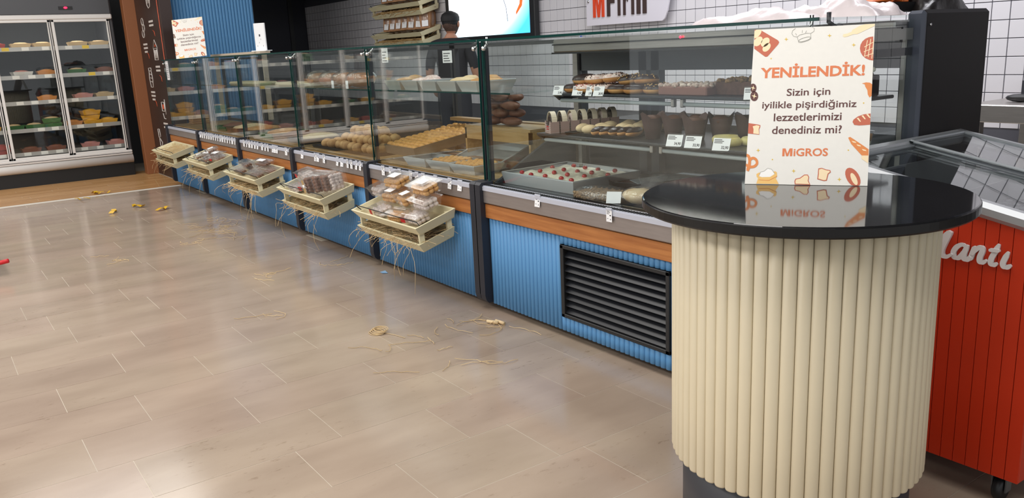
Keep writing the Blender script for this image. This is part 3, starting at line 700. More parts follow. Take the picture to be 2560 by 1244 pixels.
# raffia
def straw(mb, p, n, sx, sy, hang=0., ln=(.06, .16), r=.0011, flat=False, zfun=None):
    for _ in range(n):
        x = p[0]+random.uniform(-sx, sx); y = p[1]+random.uniform(-sy, sy); z = p[2]; a = random.uniform(0, 2*pi); L_ = random.uniform(*ln); pts = []
        cur = random.uniform(-14, 14); st = L_/7; zz = z+random.uniform(0, .016); vz = random.uniform(-.2, .35)
        for k in range(8):
            pts.append((x, y, (zz if flat is False else max(zz, r+.0005))))
            x += cos(a)*st; y += sin(a)*st; a += cur*st
            if flat: zz = p[2]+abs(sin(k*1.1+cur))*.006
            else:
                zz += vz*st; vz -= hang*st*8
        if zfun: pts = [(q[0], min(q[1], p[1]+sy+.012), q[2]) for q in pts]
        if zfun: pts = [(q[0], q[1], q[2]+zfun(q[0], q[1])-zfun(p[0], p[1])) for q in pts]
        mb.tube(pts, r, 3, caps=False)
    return mb
CR = []
XR = [-.19, -1.37, -2.55, -3.757, -4.93]
cl = ['cream double-deck crate nearest the podium, heaped with golden biscuit boxes', 'cream double-deck crate with grey and brown biscuit boxes, second from the podium',
      'cream double-deck crate with long brown biscuit packs, third from the podium', 'cream double-deck crate with flat brown packs and a red label, fourth from the podium',
      'cream double-deck crate holding only raffia, at the far end of the counters']
for i in range(5):
    CR.append(crate('hanging_crate', cl[i], 'crate', (XR[i]-.37, -.036, .445), group='cream crates hung on the counter fronts'))
TS = .29
def slope(x, y): return (y)*TS
for i in range(5):
    mb = MB(); cx = XR[i]-.37
    straw(mb, (cx, -.14, .445-.1+.03-.1*TS), 190, .3, .085, hang=.1, zfun=slope); straw(mb, (cx, -.19, .445-.1+.034-.15*TS), 80, .31, .02, hang=.15, r=.0016, zfun=slope)
    if i == 4: straw(mb, (cx, -.15, .445+.02-.11*TS), 130, .27, .08, hang=.2, zfun=slope)
    # strands spilling over the edges
    for _ in range((13, 8, 18, 6, 4)[i]):
        x = cx+random.choice((-1, 1, 1))*random.uniform(.05, .36); y = -.24+random.uniform(-.03, .02); z = .31; a = random.uniform(-2.6, -.5); pts = []
        Lh = random.uniform(.02, .2); dx = random.uniform(-.13, .13); kk = random.uniform(.01, .05)
        for k in range(9):
            u = k/8; pts.append((x+dx*u+.02*sin(u*5+a)*u, y-.05*sin(min(1, u*2)*pi/2)+kk*sin(u*7+a)*u, z+.03*sin(u*3)-Lh*u*u*1.2+kk*.5*sin(u*6+a*2)*u))
        mb.tube(pts, .0012, 3, caps=False)
    tag(mb.done('raffia_straw', STRAW), ['straw-coloured raffia bedding and dangling strands in the crate nearest the podium', 'raffia bedding and dangling strands in the second crate from the podium', 'raffia bedding with thickest hanging tuft, in the third crate from the podium', 'raffia bedding and strands in the fourth crate from the podium', 'raffia bedding filling the otherwise empty far end crate'][i], 'raffia', 'raffia in the hanging crates', 'stuff')

# biscuit boxes -------------------------------------------------------------
BIS = M('golden_biscuit', 'd0a263', .65, col2='b07f42', nscale=60, rnd=.06)
BISP = M('sugared_biscuit', 'e2d9d4', .7, col2='b3a29b', nscale=50, rnd=.06)
BISB = M('brown_biscuit', '8a5f46', .65, col2='64412f', nscale=60, rnd=.06)
REDL = M('red_sticker', 'c3202a', .4)
KRAFT = M('kraft_sticker', 'b0905f', .6)
def box_pack(name, label, loc, rot, size, bmat, long=False, sticker=None, group=None, lid=True):
    """clear clamshell: tub, lid, sticker, biscuits"""
    w, d, h = size; t = thing(name, label, 'biscuit box', loc, group=group, rot=rot)
    tub = MB(); a = .012
    tub.add([(-w/2+a, -d/2+a, 0), (w/2-a, -d/2+a, 0), (w/2-a, d/2-a, 0), (-w/2+a, d/2-a, 0), (-w/2, -d/2, h), (w/2, -d/2, h), (w/2, d/2, h), (-w/2, d/2, h)], [(3, 2, 1, 0), (0, 1, 5, 4), (1, 2, 6, 5), (2, 3, 7, 6), (3, 0, 4, 7)])
    tub.done('tub', CLEAR, t)
    MB().box(-w/2-.008, w/2+.008, -d/2-.008, d/2+.008, h, h+.004, b=.002).box(-w/2+.012, w/2-.012, -d/2+.012, d/2-.012, h+.004, h+.012, b=.004).done('lid', CLEAR, t)
    mb = MB()
    if long:
        n = 3
        for j in range(2):
            for i in range(n): mb.ell(((i-(n-1)/2)*(d-.04)*0, (i-(n-1)/2)*(d-.03)/n, .018+j*(h-.03)/1.6), (w/2-.02, (d-.03)/n*.5, h*.26), 10, 6, jit=.06)
    else:
        for j in range(2):
            nx, ny = (5, 3)
            for i in range(nx):
                for k in range(ny):
                    R = Euler((random.uniform(-.4, .4), random.uniform(-.5, .5), random.uniform(-.7, .7))).to_matrix()
                    mb.ell(((i-(nx-1)/2)*(w-.04)/nx, (k-(ny-1)/2)*(d-.03)/ny, h*.27+j*h*.42), ((w-.02)/nx*.62, (d-.02)/ny*.56, h*.25), 8, 5, jit=.08, R=R)
    tag(mb.done('biscuits', bmat, t), kind='stuff')
    if sticker == 'white': MB().box(-w*.2, w*.22, -d*.26, d*.18, h+.0125, h+.0131).done('sticker', WHITE, t)
    if sticker == 'red': MB().box(-w*.42, -w*.18, -d/2-.0012, -d/2+.0, h*.35, h*.9).done('sticker', REDL, t)
    if sticker == 'kraft': MB().box(-w*.3, w*.3, -d/2-.0012, -d/2, h*.1, h*.8).lathe([(0, 0), (.012, 0), (.012, .001)], 12, T=basis((0, -d/2-.0025, h*.45), (1, 0, 0), (0, 0, 1), (0, 1, 0)), m=1).done('sticker', [KRAFT, WHITE], t)
    return t
def P2(i, x, y, z): return (XR[i]-.37+x, -.036+y, .445+z+y*TS)
g1 = 'biscuit boxes heaped in the nearest crate'
tl = (TS, 0, 0)
def put(i, nm, lab, x, y, z, rz, size, mat, long=False, st=None, grp=None, rx=TS, ry=0):
    return box_pack(nm, lab, P2(i, x, y, z), (rx, ry, rz), size, mat, long, st, grp)
sz = (.155, .115, .052)
put(0, 'biscuit_box', 'sugared biscuit box with red sticker at the front right of the nearest crate', .2, -.135, .008, .12, sz, BISP, st='red', grp=g1)
put(0, 'biscuit_box', 'sugared biscuit box tilted on the front right box of the nearest crate', .235, -.1, .076, .06, sz, BISP, grp=g1, ry=.06)
put(0, 'biscuit_box', 'golden biscuit box with white label on top at the right of the nearest crate', .215, -.085, .142, .05, (.165, .12, .052), BIS, st='white', grp=g1, ry=.03)
put(0, 'biscuit_box', 'golden biscuit box low at the front middle of the nearest crate', .035, -.165, .008, .2, (.13, .09, .045), BIS, grp=g1)
put(0, 'biscuit_box', 'sugared biscuit box with red sticker at the front left of the nearest crate', -.15, -.15, .008, -.1, (.15, .11, .05), BISP, st='red', grp=g1)
put(0, 'biscuit_box', 'golden biscuit box with white label standing mid-height in the middle of the nearest crate', .045, -.1, .07, -.15, (.14, .11, .05), BIS, st='white', grp=g1)
put(0, 'biscuit_box', 'golden biscuit box mid-height at the left of the nearest crate', -.115, -.1, .07, .1, (.15, .11, .05), BIS, st='white', grp=g1)
put(0, 'biscuit_box', 'golden biscuit box topmost at the left of the nearest crate', -.115, -.07, .136, .08, (.17, .12, .052), BIS, st='white', grp=g1)
put(0, 'biscuit_box', 'sugared biscuit box overhanging the left back of the nearest crate', -.28, -.08, .075, -.05, sz, BISP, grp=g1)
put(0, 'biscuit_box', 'nearly empty clear box behind the heap of the nearest crate', .1, -.06, .13, .0, (.12, .08, .045), BISP, grp=g1)
b = put(0, 'biscuit_box', 'dark chocolate biscuit box in the lower deck of the nearest crate', .2, -.1, -.105, 0, (.2, .12, .04), BISB, True, grp=g1)
g2 = 'biscuit boxes in the second crate'
for k, (x, y, z, rz) in enumerate(((-.2, -.07, .01, .1), (-.2, -.16, .008, -.05), (-.06, -.12, .006, .1), (-.17, -.1, .07, -.1), (-.02, -.06, .05, .3))):
    put(1, 'biscuit_box', ['sugared biscuit box at the back left of the second crate', 'sugared biscuit box at the front left of the second crate', 'sugared biscuit box with red sticker at the front middle of the second crate', 'sugared biscuit box with red sticker on top of the left stack in the second crate', 'sugared biscuit box leaning at the back middle of the second crate'][k], x, y, z, rz, (.19, .1, .045), BISP, False, 'red' if k in (2, 3) else None, g2)
for k in range(4):
    t = box_pack('biscuit_box', ['brown biscuit box with kraft sticker standing upright at the right of the second crate', 'brown biscuit box standing upright, second of the row in the second crate', 'brown biscuit box standing upright, third of the row in the second crate', 'grey biscuit box standing upright at the end of the row in the second crate'][k], P2(1, .09+k*.062, -.185+k*.03, .085), (TS+.15, radians(76), .55), (.135, .11, .036), BISB if k < 3 else BISP, False, 'kraft' if k == 0 else None, g2)
put(1, 'biscuit_box', 'dark biscuit box in the lower deck of the second crate', .2, -.1, -.105, 0, (.2, .12, .04), BISB, True, grp=g2)
g3 = 'long biscuit packs in the third crate'
for k, (x, y, z, rz) in enumerate(((-.2, -.08, .01, -.05), (-.19, -.16, .01, .05), (.03, -.1, .01, -.1), (.16, -.15, .01, .1), (-.14, -.12, .05, -.05), (.09, -.07, .055, .15), (.23, -.07, .01, 0))):
    put(2, 'biscuit_pack', ['long brown biscuit pack at the back left of the third crate', 'long brown biscuit pack at the front left of the third crate', 'long brown biscuit pack in the middle of the third crate', 'long brown biscuit pack at the front right of the third crate', 'long brown biscuit pack on top at the left of the third crate', 'brown biscuit pack with white label on top of the third crate', 'brown biscuit pack at the back right of the third crate'][k], x, y, z, rz, (.23, .08, .04), BISB, True, 'white' if k in (5,) else None, g3)
put(2, 'biscuit_pack', 'dark biscuit pack in the lower deck of the third crate', .18, -.1, -.105, 0, (.2, .12, .04), BISB, True, grp=g3)
g4 = 'flat packs in the fourth crate'
for k, (x, y, z, rz) in enumerate(((-.22, -.12, .01, -.2), (-.1, -.08, .02, .3), (.05, -.13, .01, -.1), (.12, -.07, .03, .15), (.24, -.09, .02, .1), (.0, -.07, .06, -.2))):
    put(3, 'biscuit_pack', ['flat brown pack at the left of the fourth crate', 'flat brown pack at the back left of the fourth crate', 'flat brown pack at the front middle of the fourth crate', 'flat brown pack with white label at the back of the fourth crate', 'flat pack with red sticker at the right of the fourth crate', 'flat brown pack on top of the fourth crate'][k], x, y, z, rz, (.19, .1, .035), BISB, True, 'red' if k == 4 else ('white' if k in (0, 1, 3, 5) else None), g4)

# ================================================================== REFRIGERATOR WITH GLASS DOORS
XF = -7.3; ND = 6; YE = -.185; DW = .6
fg = thing('wall_refrigerator', 'wall refrigerator with six white framed glass doors and white bumper bar, left', 'refrigerator', (XF, YE, 0))
FGD = M('fridge_grey', '4d4e52', .45); FWH = M('fridge_white', 'dedbd8', .3); FIN = M('fridge_inside', '3d3e40', .6)
LEN = ND*DW
MB().box(-1.0, -.92, -LEN-.05, .02, .0, 2.3).box(-.92, -.02, .0, .04, .0, 2.3, b=.01).box(-.92, -.02, -LEN-.06, -LEN-.02, 0, 2.3, b=.01).box(-.95, -.03, -LEN-.02, 0, .0, .2).done('cabinet', FGD, fg)
MB().box(-.92, -.9, -LEN, 0, .2, 1.85).done('back_panel', FIN, fg)
MB().box(-.9, .02, -LEN-.03, .02, 1.845, 2.05, b=.006).done('header', FGD, fg)
hl = MB(); 
for i in range(60): hl.box(.0, .016, -LEN+i*.06, -LEN+i*.06+.03, 2.06, 2.26)
hl.box(-.5, .0, -LEN, .02, 2.05, 2.3); tag(hl.done('upper_grille', BLACK, fg), kind='stuff')
MB().box(-.05, .02, -LEN-.03, .03, 1.79, 1.845, b=.01).done('top_frame', FWH, fg)
MB().box(-.05, .03, -LEN-.03, .03, .25, .30, b=.006).box(.03, .034, -LEN-.03, .03, .272, .276, m=1).done('bottom_frame', [FWH, DKGREY], fg)
MB().lathe([(0, 0), (.05, 0), (.05, LEN+.06), (0, LEN+.06)], 10, T=basis((-.0, -LEN-.03, .2), (1, 0, 0), (0, 0, 1), (0, 1, 0)), a0=-pi/2, a1=pi/2).done('bumper', FWH, fg)
MB().box(-.06, -.0, -LEN-.03, .03, .0, .16).done('kick_panel', BLACK, fg)
MB().ell((.03, -.43, 1.915), (.012, .02, .012)).done('red_lamp', M('led_red', 'ff2040', .3, emit=3), fg)
MB().box(.02, .026, -.5, -.36, 1.895, 1.93).done('display', BLACK, fg)
for k in range(ND):
    y1 = -k*DW-.006; y0 = y1-DW+.012
    dr = MB().box(-.03, .012, y0, y0+.028, .3, 1.79, b=.003).box(-.03, .012, y1-.028, y1, .3, 1.79, b=.003).box(-.03, .012, y0, y1, .3, .325, b=.003).box(-.03, .012, y0, y1, 1.765, 1.79, b=.003).done('door', FWH, fg)
    MB().box(-.012, -.004, y0+.028, y1-.028, .325, 1.765).done('glass_pane', GLASSD, dr)
    MB().box(.0125, .0145, y1-.02, y1-.012, .32, 1.77).done('seal', DKGREY, dr)
SHZ = [.36, .62, .92, 1.2, 1.5]
TAGW = M('shelf_tag', 'e8e4dc', .5)
for j, z in enumerate(SHZ):
    s = MB().box(-.9, -.09, -LEN+.01, -.01, z-.02, z).box(-.09, -.083, -LEN+.01, -.01, z-.032, z+.012).done('shelf', M('shelf_silver', 'b9b5b0', .35, .6), fg)
    tg = MB()
    for k in range(ND):
        for q in range(3):
            if random.random() < .85:
                y = -k*DW-.1-q*.17+random.uniform(-.03, .03); tg.box(-.083, -.081, y-.035, y+.035, z-.026, z+.01, m=1 if random.random() < .18 else 0)
    tag(tg.done('shelf_label', [TAGW, YELL], s), kind='stuff')
# packs behind the doors
PK = {'green': M('tray_green', '3d6b3a', .4), 'yellow': M('tray_yellow', 'd9a02e', .4), 'pink': M('meat_pink', 'c98a80', .5), 'orange': M('cheese_orange', 'cf8a4a', .45), 'white': M('pack_white', 'd8d4cc', .4), 'brown': M('pack_brown', '7d4a36', .5), 'red': M('pack_red', 'a83a30', .45), 'beige': M('pack_beige', 'c9ac80', .5)}
def mk_pack(col, w, d, h, top):
    mb = MB(); mb.tray(w, d, h, fl=.015, rim=.006); mb.ell((0, 0, h*.85), (w*.42, d*.4, h*.5), 8, 5, m=1, jit=.08)
    mb.box(-w/2+.004, w/2-.004, -d/2+.004, d/2-.004, h+.002, h+.0035, m=2)
    return mb.done('food_pack', [PK[col], PK[top], CLEAR])
protos = {}
DOORN = ['the door next to the pillar', 'the second door from the pillar', 'the third door from the pillar', 'the fourth door from the pillar', 'the fifth door from the pillar', 'the far sixth door']
SHN = ['bottom', 'second', 'third', 'fourth', 'top']
plan = {(0, 0): 'pink pink', (0, 1): 'yellow yellow3 orange', (0, 2): 'beige pink', (0, 3): 'brown green', (0, 4): 'beige beige',
        (1, 0): 'brown brown', (1, 1): 'green2 green green', (1, 2): 'orange', (1, 3): 'orange white', (1, 4): 'beige beige red',
        (2, 0): 'red2 pink', (2, 1): 'yellow yellow2', (2, 2): 'green white', (2, 3): 'white', (2, 4): 'red beige',
        (3, 0): 'red orange', (3, 1): 'yellow3 yellow', (3, 2): 'orange pink', (3, 3): 'green2', (3, 4): 'pink yellow',
        (4, 0): 'yellow red', (4, 1): 'green yellow', (4, 2): 'pink orange', (4, 3): 'beige white', (4, 4): 'red pink',
        (5, 0): 'brown', (5, 1): 'green2 green', (5, 2): 'orange2', (5, 3): 'white', (5, 4): 'red'}
for (k, j), ss in plan.items():
    items = []
    for w in ss.split():
        n = int(w[-1]) if w[-1].isdigit() else 1; items.append((w.rstrip('123'), n))
    for q, (c, n) in enumerate(items):
        y = -k*DW-.12-q*(.42/max(1, len(items)-1) if len(items) > 2 else .25)+random.uniform(-.03, .03)
        for s in range(n):
            top = c if c not in ('green', 'white') else ('pink' if c == 'white' else 'beige')
            key = (c, top)
            if key not in protos: protos[key] = mk_pack(c, .2, .15, .05, top); o = protos[key]
            else: o = protos[key].copy(); COL.objects.link(o)
            o.location = (XF-.19+random.uniform(-.02, .02), YE+y, SHZ[j]+.0005+s*.055); o.rotation_euler = (0, 0, pi/2+random.uniform(-.15, .15))
            same = [i for i, (cc, _) in enumerate(items) if cc == c]
            pos = '' if len(same) < 2 else (', near side' if q == same[0] else (', far side' if q == same[-1] else ', middle'))
            lv = '' if n == 1 else [' lowest of stack', ' second of stack', ' third of stack'][s]
            tag(o, f"{c} food pack{lv}, {SHN[j]} shelf, {DOORN[k]}{pos}", 'food pack', 'wrapped food packs in the refrigerator')

# ================================================================== GOODS IN THE LOUVRED COUNTER
RND = random.Random(5)
def doughnut(name, label, loc, topm, R=.033, r=.021, rx=0, ry=0, group='doughnuts on the upper shelf', bits=None):
    t = thing(name, label, 'doughnut', loc, group=group, rot=(rx, ry, RND.uniform(0, 6)))
    MB().torus((0, 0, r*.85), R, r, 20, 10, zs=.85).done('dough', DOUGH, t)
    mb = MB().torus((0, 0, r*.85), R, r+.0015, 20, 7, zs=.9, a0=.12, a1=pi-.12)
    if bits:
        for _ in range(34):
            a = RND.uniform(0, 2*pi); p = RND.uniform(.3, pi-.3); x = (R+(r+.003)*cos(p)); mb.ell((x*cos(a), x*sin(a), r*.85+(r+.003)*sin(p)*.9), (.0035, .0035, .003), 5, 3, m=1)
    mb.done('glaze', [topm, bits or topm], t)
    return t
NUTS = M('chopped_nuts', 'c29a5c', .6); SPK = M('red_sprinkles', 'b05040', .5); SPD = M('dark_sprinkles', '4a2b20', .5)
Z1 = SHH+.0005
dn = [(.285, .36, 0, 'choc', 'dark chocolate doughnut at the left front end of the upper shelf'), (.29, .47, 0, 'choc', 'dark chocolate doughnut at the back left of the upper shelf'),
      (.385, .345, 0, 'pink', 'pink iced doughnut with red sprinkles, lower row second from the left'), (.39, .46, 0, 'pink', 'pink iced doughnut at the back, second from the left'),
      (.485, .35, 0, 'white', 'white iced doughnut speckled brown, lower row third from the left'), (.5, .46, 0, 'white', 'white iced doughnut at the back, third from the left'),
      (.59, .36, 0, 'choc', 'thin chocolate doughnut in the lower row, fourth from the left'), (.605, .47, 0, 'nut', 'chocolate nut doughnut at the back, fourth from the left'),
      (.69, .36, 0, 'choc', 'thin chocolate doughnut in the lower row, fifth from the left'), (.71, .46, 0, 'nut', 'chocolate nut doughnut at the back, fifth from the left'),
      (.305, .4, .04, 'choc', 'chocolate doughnut topmost at the left of the upper shelf'), (.405, .39, .04, 'white', 'pale iced doughnut on top, second from the left'),
      (.505, .41, .045, 'white', 'plain pale doughnut leaning high on top in the middle'), (.6, .42, .038, 'nut', 'chopped nut doughnut on top, right of the pale ones'),
      (.79, .38, 0, 'nut', 'chopped nut doughnut at the right end of the row'), (.695, .42, .036, 'nut', 'dark chopped nut doughnut on top at the right end')]
for x, y, dz, k, lab in dn:
    m, b = {'choc': (CHOCO, None), 'pink': (ICING, SPK), 'white': (ICING, SPD), 'nut': (CHOCO, NUTS)}[k]
    doughnut('doughnut', lab, (x, y, Z1+dz), m, .034, .0215, .0 if not dz else RND.uniform(-.12, .12), 0 if not dz else RND.uniform(-.2, .1), bits=b)
def cake_slab(label, loc, w, d, h, topm, base=None, rz=0):
    t = thing('cake', label, 'cake', loc, rz)
    MB().box(-w/2, w/2, -d/2, d/2, 0, h, b=.004).done('sponge', base or CAKE, t)
    mb = MB()
    for _ in range(110): mb.ell((RND.uniform(-w/2, w/2)*.96, RND.uniform(-d/2, d/2)*.96, h+RND.uniform(0, .006)), (.012, .011, .009), 6, 4, jit=.15)
    tag(mb.done('topping', topm, t), kind='stuff'); return t
cake_slab('low layer cake with white coconut topping on the upper shelf', (.99, .4, Z1), .26, .16, .035, M('coconut', 'cfc0b4', .8, col2='8d6e62', nscale=60), M('sponge_rose', '7d584e', .8))
cake_slab('tall dark cake with chopped nut topping on the upper shelf', (1.24, .46, Z1), .25, .17, .052, M('nut_topping', 'a5814f', .7, col2='3a241b', nscale=70))
cake_slab('black chocolate cake slab with white piping, right end of the upper shelf', (1.64, .38, Z1), .16, .26, .07, M('shaved_choc', '2c1c18', .5, col2='8a7a6c', nscale=70), CHOCO)
pp = MB()
for i in range(12): pp.ell((1.7, .27+i*.02, Z1+.088), (.014, .013, .01), 8, 5)
tag(pp.done('piping', CREAMY), 'row of piped white cream along the black chocolate cake slab', 'cream')
bagp = thing('paper_bag', 'small kraft paper pastry bag beside the nut cake on the upper shelf', 'bag', (1.42, .36, Z1))
MB().add([(-.04, -.02, 0), (.04, -.02, 0), (.04, .02, 0), (-.04, .02, 0), (-.05, -.008, .11), (.05, -.008, .115), (.05, .008, .115), (-.05, .008, .11)], [(3, 2, 1, 0), (0, 1, 5, 4), (1, 2, 6, 5), (2, 3, 7, 6), (3, 0, 4, 7), (4, 5, 6, 7)]).done('bag_body', KRAFT, bagp)
# gift boxes with arched handle
GING = M('gingham_card', 'd9cdc8', .6)
def gingham():
    nt = GING.node_tree; N = nt.nodes; L = nt.links
    tc = N.new('ShaderNodeTexCoord'); br = N.new('ShaderNodeTexBrick'); br.offset = 0
    br.inputs['Color1'].default_value = lin('e2d9d4')+(1,); br.inputs['Color2'].default_value = lin('e2d9d4')+(1,); br.inputs['Mortar'].default_value = lin('9c7f78')+(1,)
    br.inputs['Scale'].default_value = 60; br.inputs['Mortar Size'].default_value = .16; br.inputs['Brick Width'].default_value = .5; br.inputs['Row Height'].default_value = .5
    mp = N.new('ShaderNodeMapping'); mp.inputs['Rotation'].default_value = (pi/2, 0, 0); L.new(tc.outputs['Object'], mp.inputs[0]); L.new(mp.outputs[0], br.inputs['Vector'])
    L.new(br.outputs['Color'], N['Principled BSDF'].inputs['Base Color'])
gingham()
Z0 = SHL+.0005
gb = ['front', 'second', 'third', 'fourth', 'fifth', 'sixth', 'hindmost']
for k in range(7):
    t = thing('gift_box', f'{gb[k]} checked card box with arched handle and doughnut, in the row on the lower shelf', 'gift box', (.335+.012*k, (.175+.05*k), Z0), -.35, 'checked card boxes')
    w, d, h = .04, .02, .052
    c = MB(); ar = [(-w, 0), (w, 0), (w, h*1.05)]+[(w*.72*cos(a), h*1.05-.022*sin(a)) for a in [pi*i/10 for i in range(11)]]+[(-w, h*1.05)]
    c.prism(ar, -d-.001, -d, T=basis((0, 0, 0), (1, 0, 0), (0, 0, 1), (0, 1, 0))).prism(ar, d, d+.001, T=basis((0, 0, 0), (1, 0, 0), (0, 0, 1), (0, 1, 0)))
    c.box(-w, -w+.001, -d, d, 0, h).box(w-.001, w, -d, d, 0, h).box(-w, w, -d, d, 0, .001); c.done('card_box', GING, t)
    hd = MB(); P_ = []
    for i in range(13): a = pi*i/12; P_.append((w*.98*cos(a), h+.046*sin(a)))
    for i in range(12):
        a, b = P_[i], P_[i+1]; hd.add([(a[0], -.012, a[1]), (a[0], .012, a[1]), (b[0], .012, b[1]), (b[0], -.012, b[1])], [(0, 1, 2, 3)])
        k_ = .93; hd.add([(a[0]*k_, -.012, h+(a[1]-h)*k_), (a[0]*k_, .012, h+(a[1]-h)*k_), (b[0]*k_, .012, h+(b[1]-h)*k_), (b[0]*k_, -.012, h+(b[1]-h)*k_)], [(3, 2, 1, 0)])
        for yy in (-.012, .012): hd.add([(a[0], yy, a[1]), (b[0], yy, b[1]), (b[0]*k_, yy, h+(b[1]-h)*k_), (a[0]*k_, yy, h+(a[1]-h)*k_)], [(0, 1, 2, 3)])
    hd.done('handle', M('handle_card', 'd8c8b0', .6), t)
    dm = MB().torus((0, 0, 0), .02, .015, 16, 8, T=Matrix.Translation((0, 0, .052)) @ Matrix.Rotation(pi/2, 4, 'X')); dm.done('boxed_doughnut', [CHOCO, CHOCO, ICING][k % 3] if k != 2 else ICING, t)
    x = MB(); Tb = basis((0, -d-.0016, 0), (1, 0, 0), (0, 0, 1), (0, -1, 0))
    for q in range(5): x.box(-.017+q*.007, -.0115+q*.007, .027, .033+.001*(q % 2), 0, .0002, T=Tb); x.box(-.016+q*.007, -.0105+q*.007, .016, .022, 0, .0002, T=Tb)
    if k < 3: tag(x.done('box_print', REDL, t), kind='stuff')
# tray of cream filled rolls and eclairs
MB_ = MB(); MB_.tray(.36, .36, .012, fl=.006); trr = MB_.done('baking_tray', [BLACK], None, (.62, .34, Z0)); tag(trr, 'black baking tray under the pale cream rolls and eclairs, lower shelf', 'tray')
k = 0
rl = [(.475, .24), (.53, .30), (.55, .215), (.60, .26), (.62, .35), (.50, .38), (.57, .42), (.66, .41), (.7, .31), (.61, .48), (.71, .47), (.53, .47), (.76, .39)]
MM = MB().ell((0, 0, .02), (.036, .024, .021), 12, 8, jit=.04).add([], []); pr = None
for i, (x, y) in enumerate(rl):
    if pr is None: pr = MB().ell((0, 0, .02), (.037, .024, .021), 12, 8, jit=.04).done('cream_roll', DOUGHL); o = pr
    else: o = pr.copy(); COL.objects.link(o)
    o.location = (x, y, Z0+.003); o.rotation_euler = (0, 0, RND.uniform(-1.1, .2)+pi/2)
    front_ = sorted(range(len(rl)), key=lambda q: rl[q][1]).index(i)
    tag(o, f'pale sugared roll, {ORD[front_]} counted from the front, on the black tray', 'pastry', 'pale sugared rolls on the lower shelf')
for i in range(5):
    t = thing('eclair', f'chocolate eclair, {ORD[i]} from the left in the row at the front of the tray', 'pastry', (.628+i*.042, .2+i*.012, Z0+.003), .25, 'chocolate eclairs')
    MB().ell((0, 0, .016), (.019, .062, .016), 10, 7, jit=.06).done('pastry_shell', DOUGH, t)
    MB().ell((0, 0, .024), (.0195, .06, .015), 10, 7, jit=.08).done('chocolate_glaze', CHOCO, t)
# muffins in tulip wrappers
TUL = M('brown_wrapper', '4a3532', .7)
def muffin(label, loc, rz):
    t = thing('muffin', label, 'muffin', loc, rz, 'muffins in brown tulip wrappers'); mb = MB(); n = 16; V = []
    for j, (r, z) in enumerate(((.028, 0), (.036, .045), (.045, .085))):
        for i in range(n):
            a = 2*pi*i/n; zz = z+(.026*max(0, cos(2*a))**1 if j == 2 else 0); rr = r+(.006*cos(2*a) if j == 2 else 0)+(.0015 if i % 2 else 0); V.append((rr*cos(a), rr*sin(a), zz))
    F = [(j*n+i, j*n+(i+1) % n, (j+1)*n+(i+1) % n, (j+1)*n+i) for j in range(2) for i in range(n)]; F.append(tuple(range(n))[::-1])
    mb.add(V, F, 0, True); mb.done('wrapper', TUL, t)
    MB().ell((0, 0, .075), (.038, .038, .022), 12, 6, jit=.1).done('muffin_top', CAKE, t); return t
for i, (x, y) in enumerate(((.9, .25), (.985, .28), (1.06, .335), (1.115, .26), (1.16, .36), (1.235, .42), (1.30, .47), (1.37, .44))):
    muffin(f'chocolate muffin in brown tulip wrapper, {ORD[i]} from the left on the lower shelf', (x, y, Z0), RND.uniform(0, 1.5))
YC = M('yellow_cheese_pastry', 'd9cf96', .55, col2='c4b36c', nscale=25)
for i, (x, y) in enumerate(((1.235, .3), (1.30, .235), (1.36, .31), (1.44, .28), (1.43, .36))):
    o = MB().lathe([(0, .006), (.028, .004), (.03, .02), (.043, .028), (.052, .018), (.05, .004), (.046, 0), (0, 0)], 18).ell((0, 0, .012), (.03, .03, .012), 10, 5).done('cheese_pastry', YC, None, (x, y, Z0))
    tag(o, f'round pale yellow pastry, {ORD[i]} from the left beside the muffins', 'pastry', 'pale yellow round pastries')
# cream tray with cherries
ZD = .6225
t = thing('cream_dessert', 'shallow aluminium tray of white cream dessert dotted with red cherries', 'dessert', (.30, .30, ZD), .02)
MB().tray(.53, .42, .058, fl=.012, rim=.008).done('pan', ALU, t)
mb = MB(); nx, ny = 26, 20; V = [((i/(nx-1)-.5)*.49, (j/(ny-1)-.5)*.38, .042+.006*sin(i*1.7)*cos(j*1.9)+.004*sin(i*.6+j*1.1)) for j in range(ny) for i in range(nx)]
mb.add(V, [(j*nx+i, j*nx+i+1, (j+1)*nx+i+1, (j+1)*nx+i) for j in range(ny-1) for i in range(nx-1)], 0, True); mb.done('cream', CREAMY, t)
ch = MB().ell((0, 0, .006), (.0125, .0125, .01), 10, 6).done('cherry', CHERRY, t)
sp_ = [(-.2+.1*i+(.05 if j % 2 else 0)+RND.uniform(-.012, .012), -.15+.1*j+RND.uniform(-.012, .012)) for j in range(4) for i in range(5) if -.2+.1*i+(.05 if j % 2 else 0) < .23]
for c, p in zip(copies(ch, len(sp_)), sp_): c.location = (p[0], p[1], .045)
# bagged goods at the front of the deck
t = thing('bagged_slab', 'cellophane wrapped slab of nut crunch lying before the cream dessert', 'sweet', (.735, .13, ZD), .12)
mb = MB(); mb.box(-.12, .12, -.06, .06, 0, .03, b=.006); [mb.ell((RND.uniform(-.12, .12), RND.choice((-.06, .06, RND.uniform(-.06, .06))), RND.uniform(.004, .03)), (.007, .007, .006), 5, 4) for _ in range(220)]
tag(mb.done('nut_slab', M('nut_crunch', 'a88a66', .7, col2='6b5340', nscale=90), t), kind='stuff')
MB().ell((0, 0, .02), (.155, .085, .034), 20, 8, jit=.05).done('cellophane', FILM, t)
MB().box(-.03, .03, -.001, 0, 0, .05, T=Matrix.Translation((.12, -.085, .005)) @ Matrix.Rotation(.5, 4, 'Z') @ Matrix.Rotation(-.5, 4, 'X')).done('sticker', WHITE, t)
t = thing('bagged_roll', 'pale roll in a crumpled cellophane bag at the edge of the podium top', 'bread', (.935, .14, ZD), .4)
MB().ell((0, 0, .032), (.075, .05, .032), 16, 9, jit=.06).done('bread_roll', DOUGHL, t)
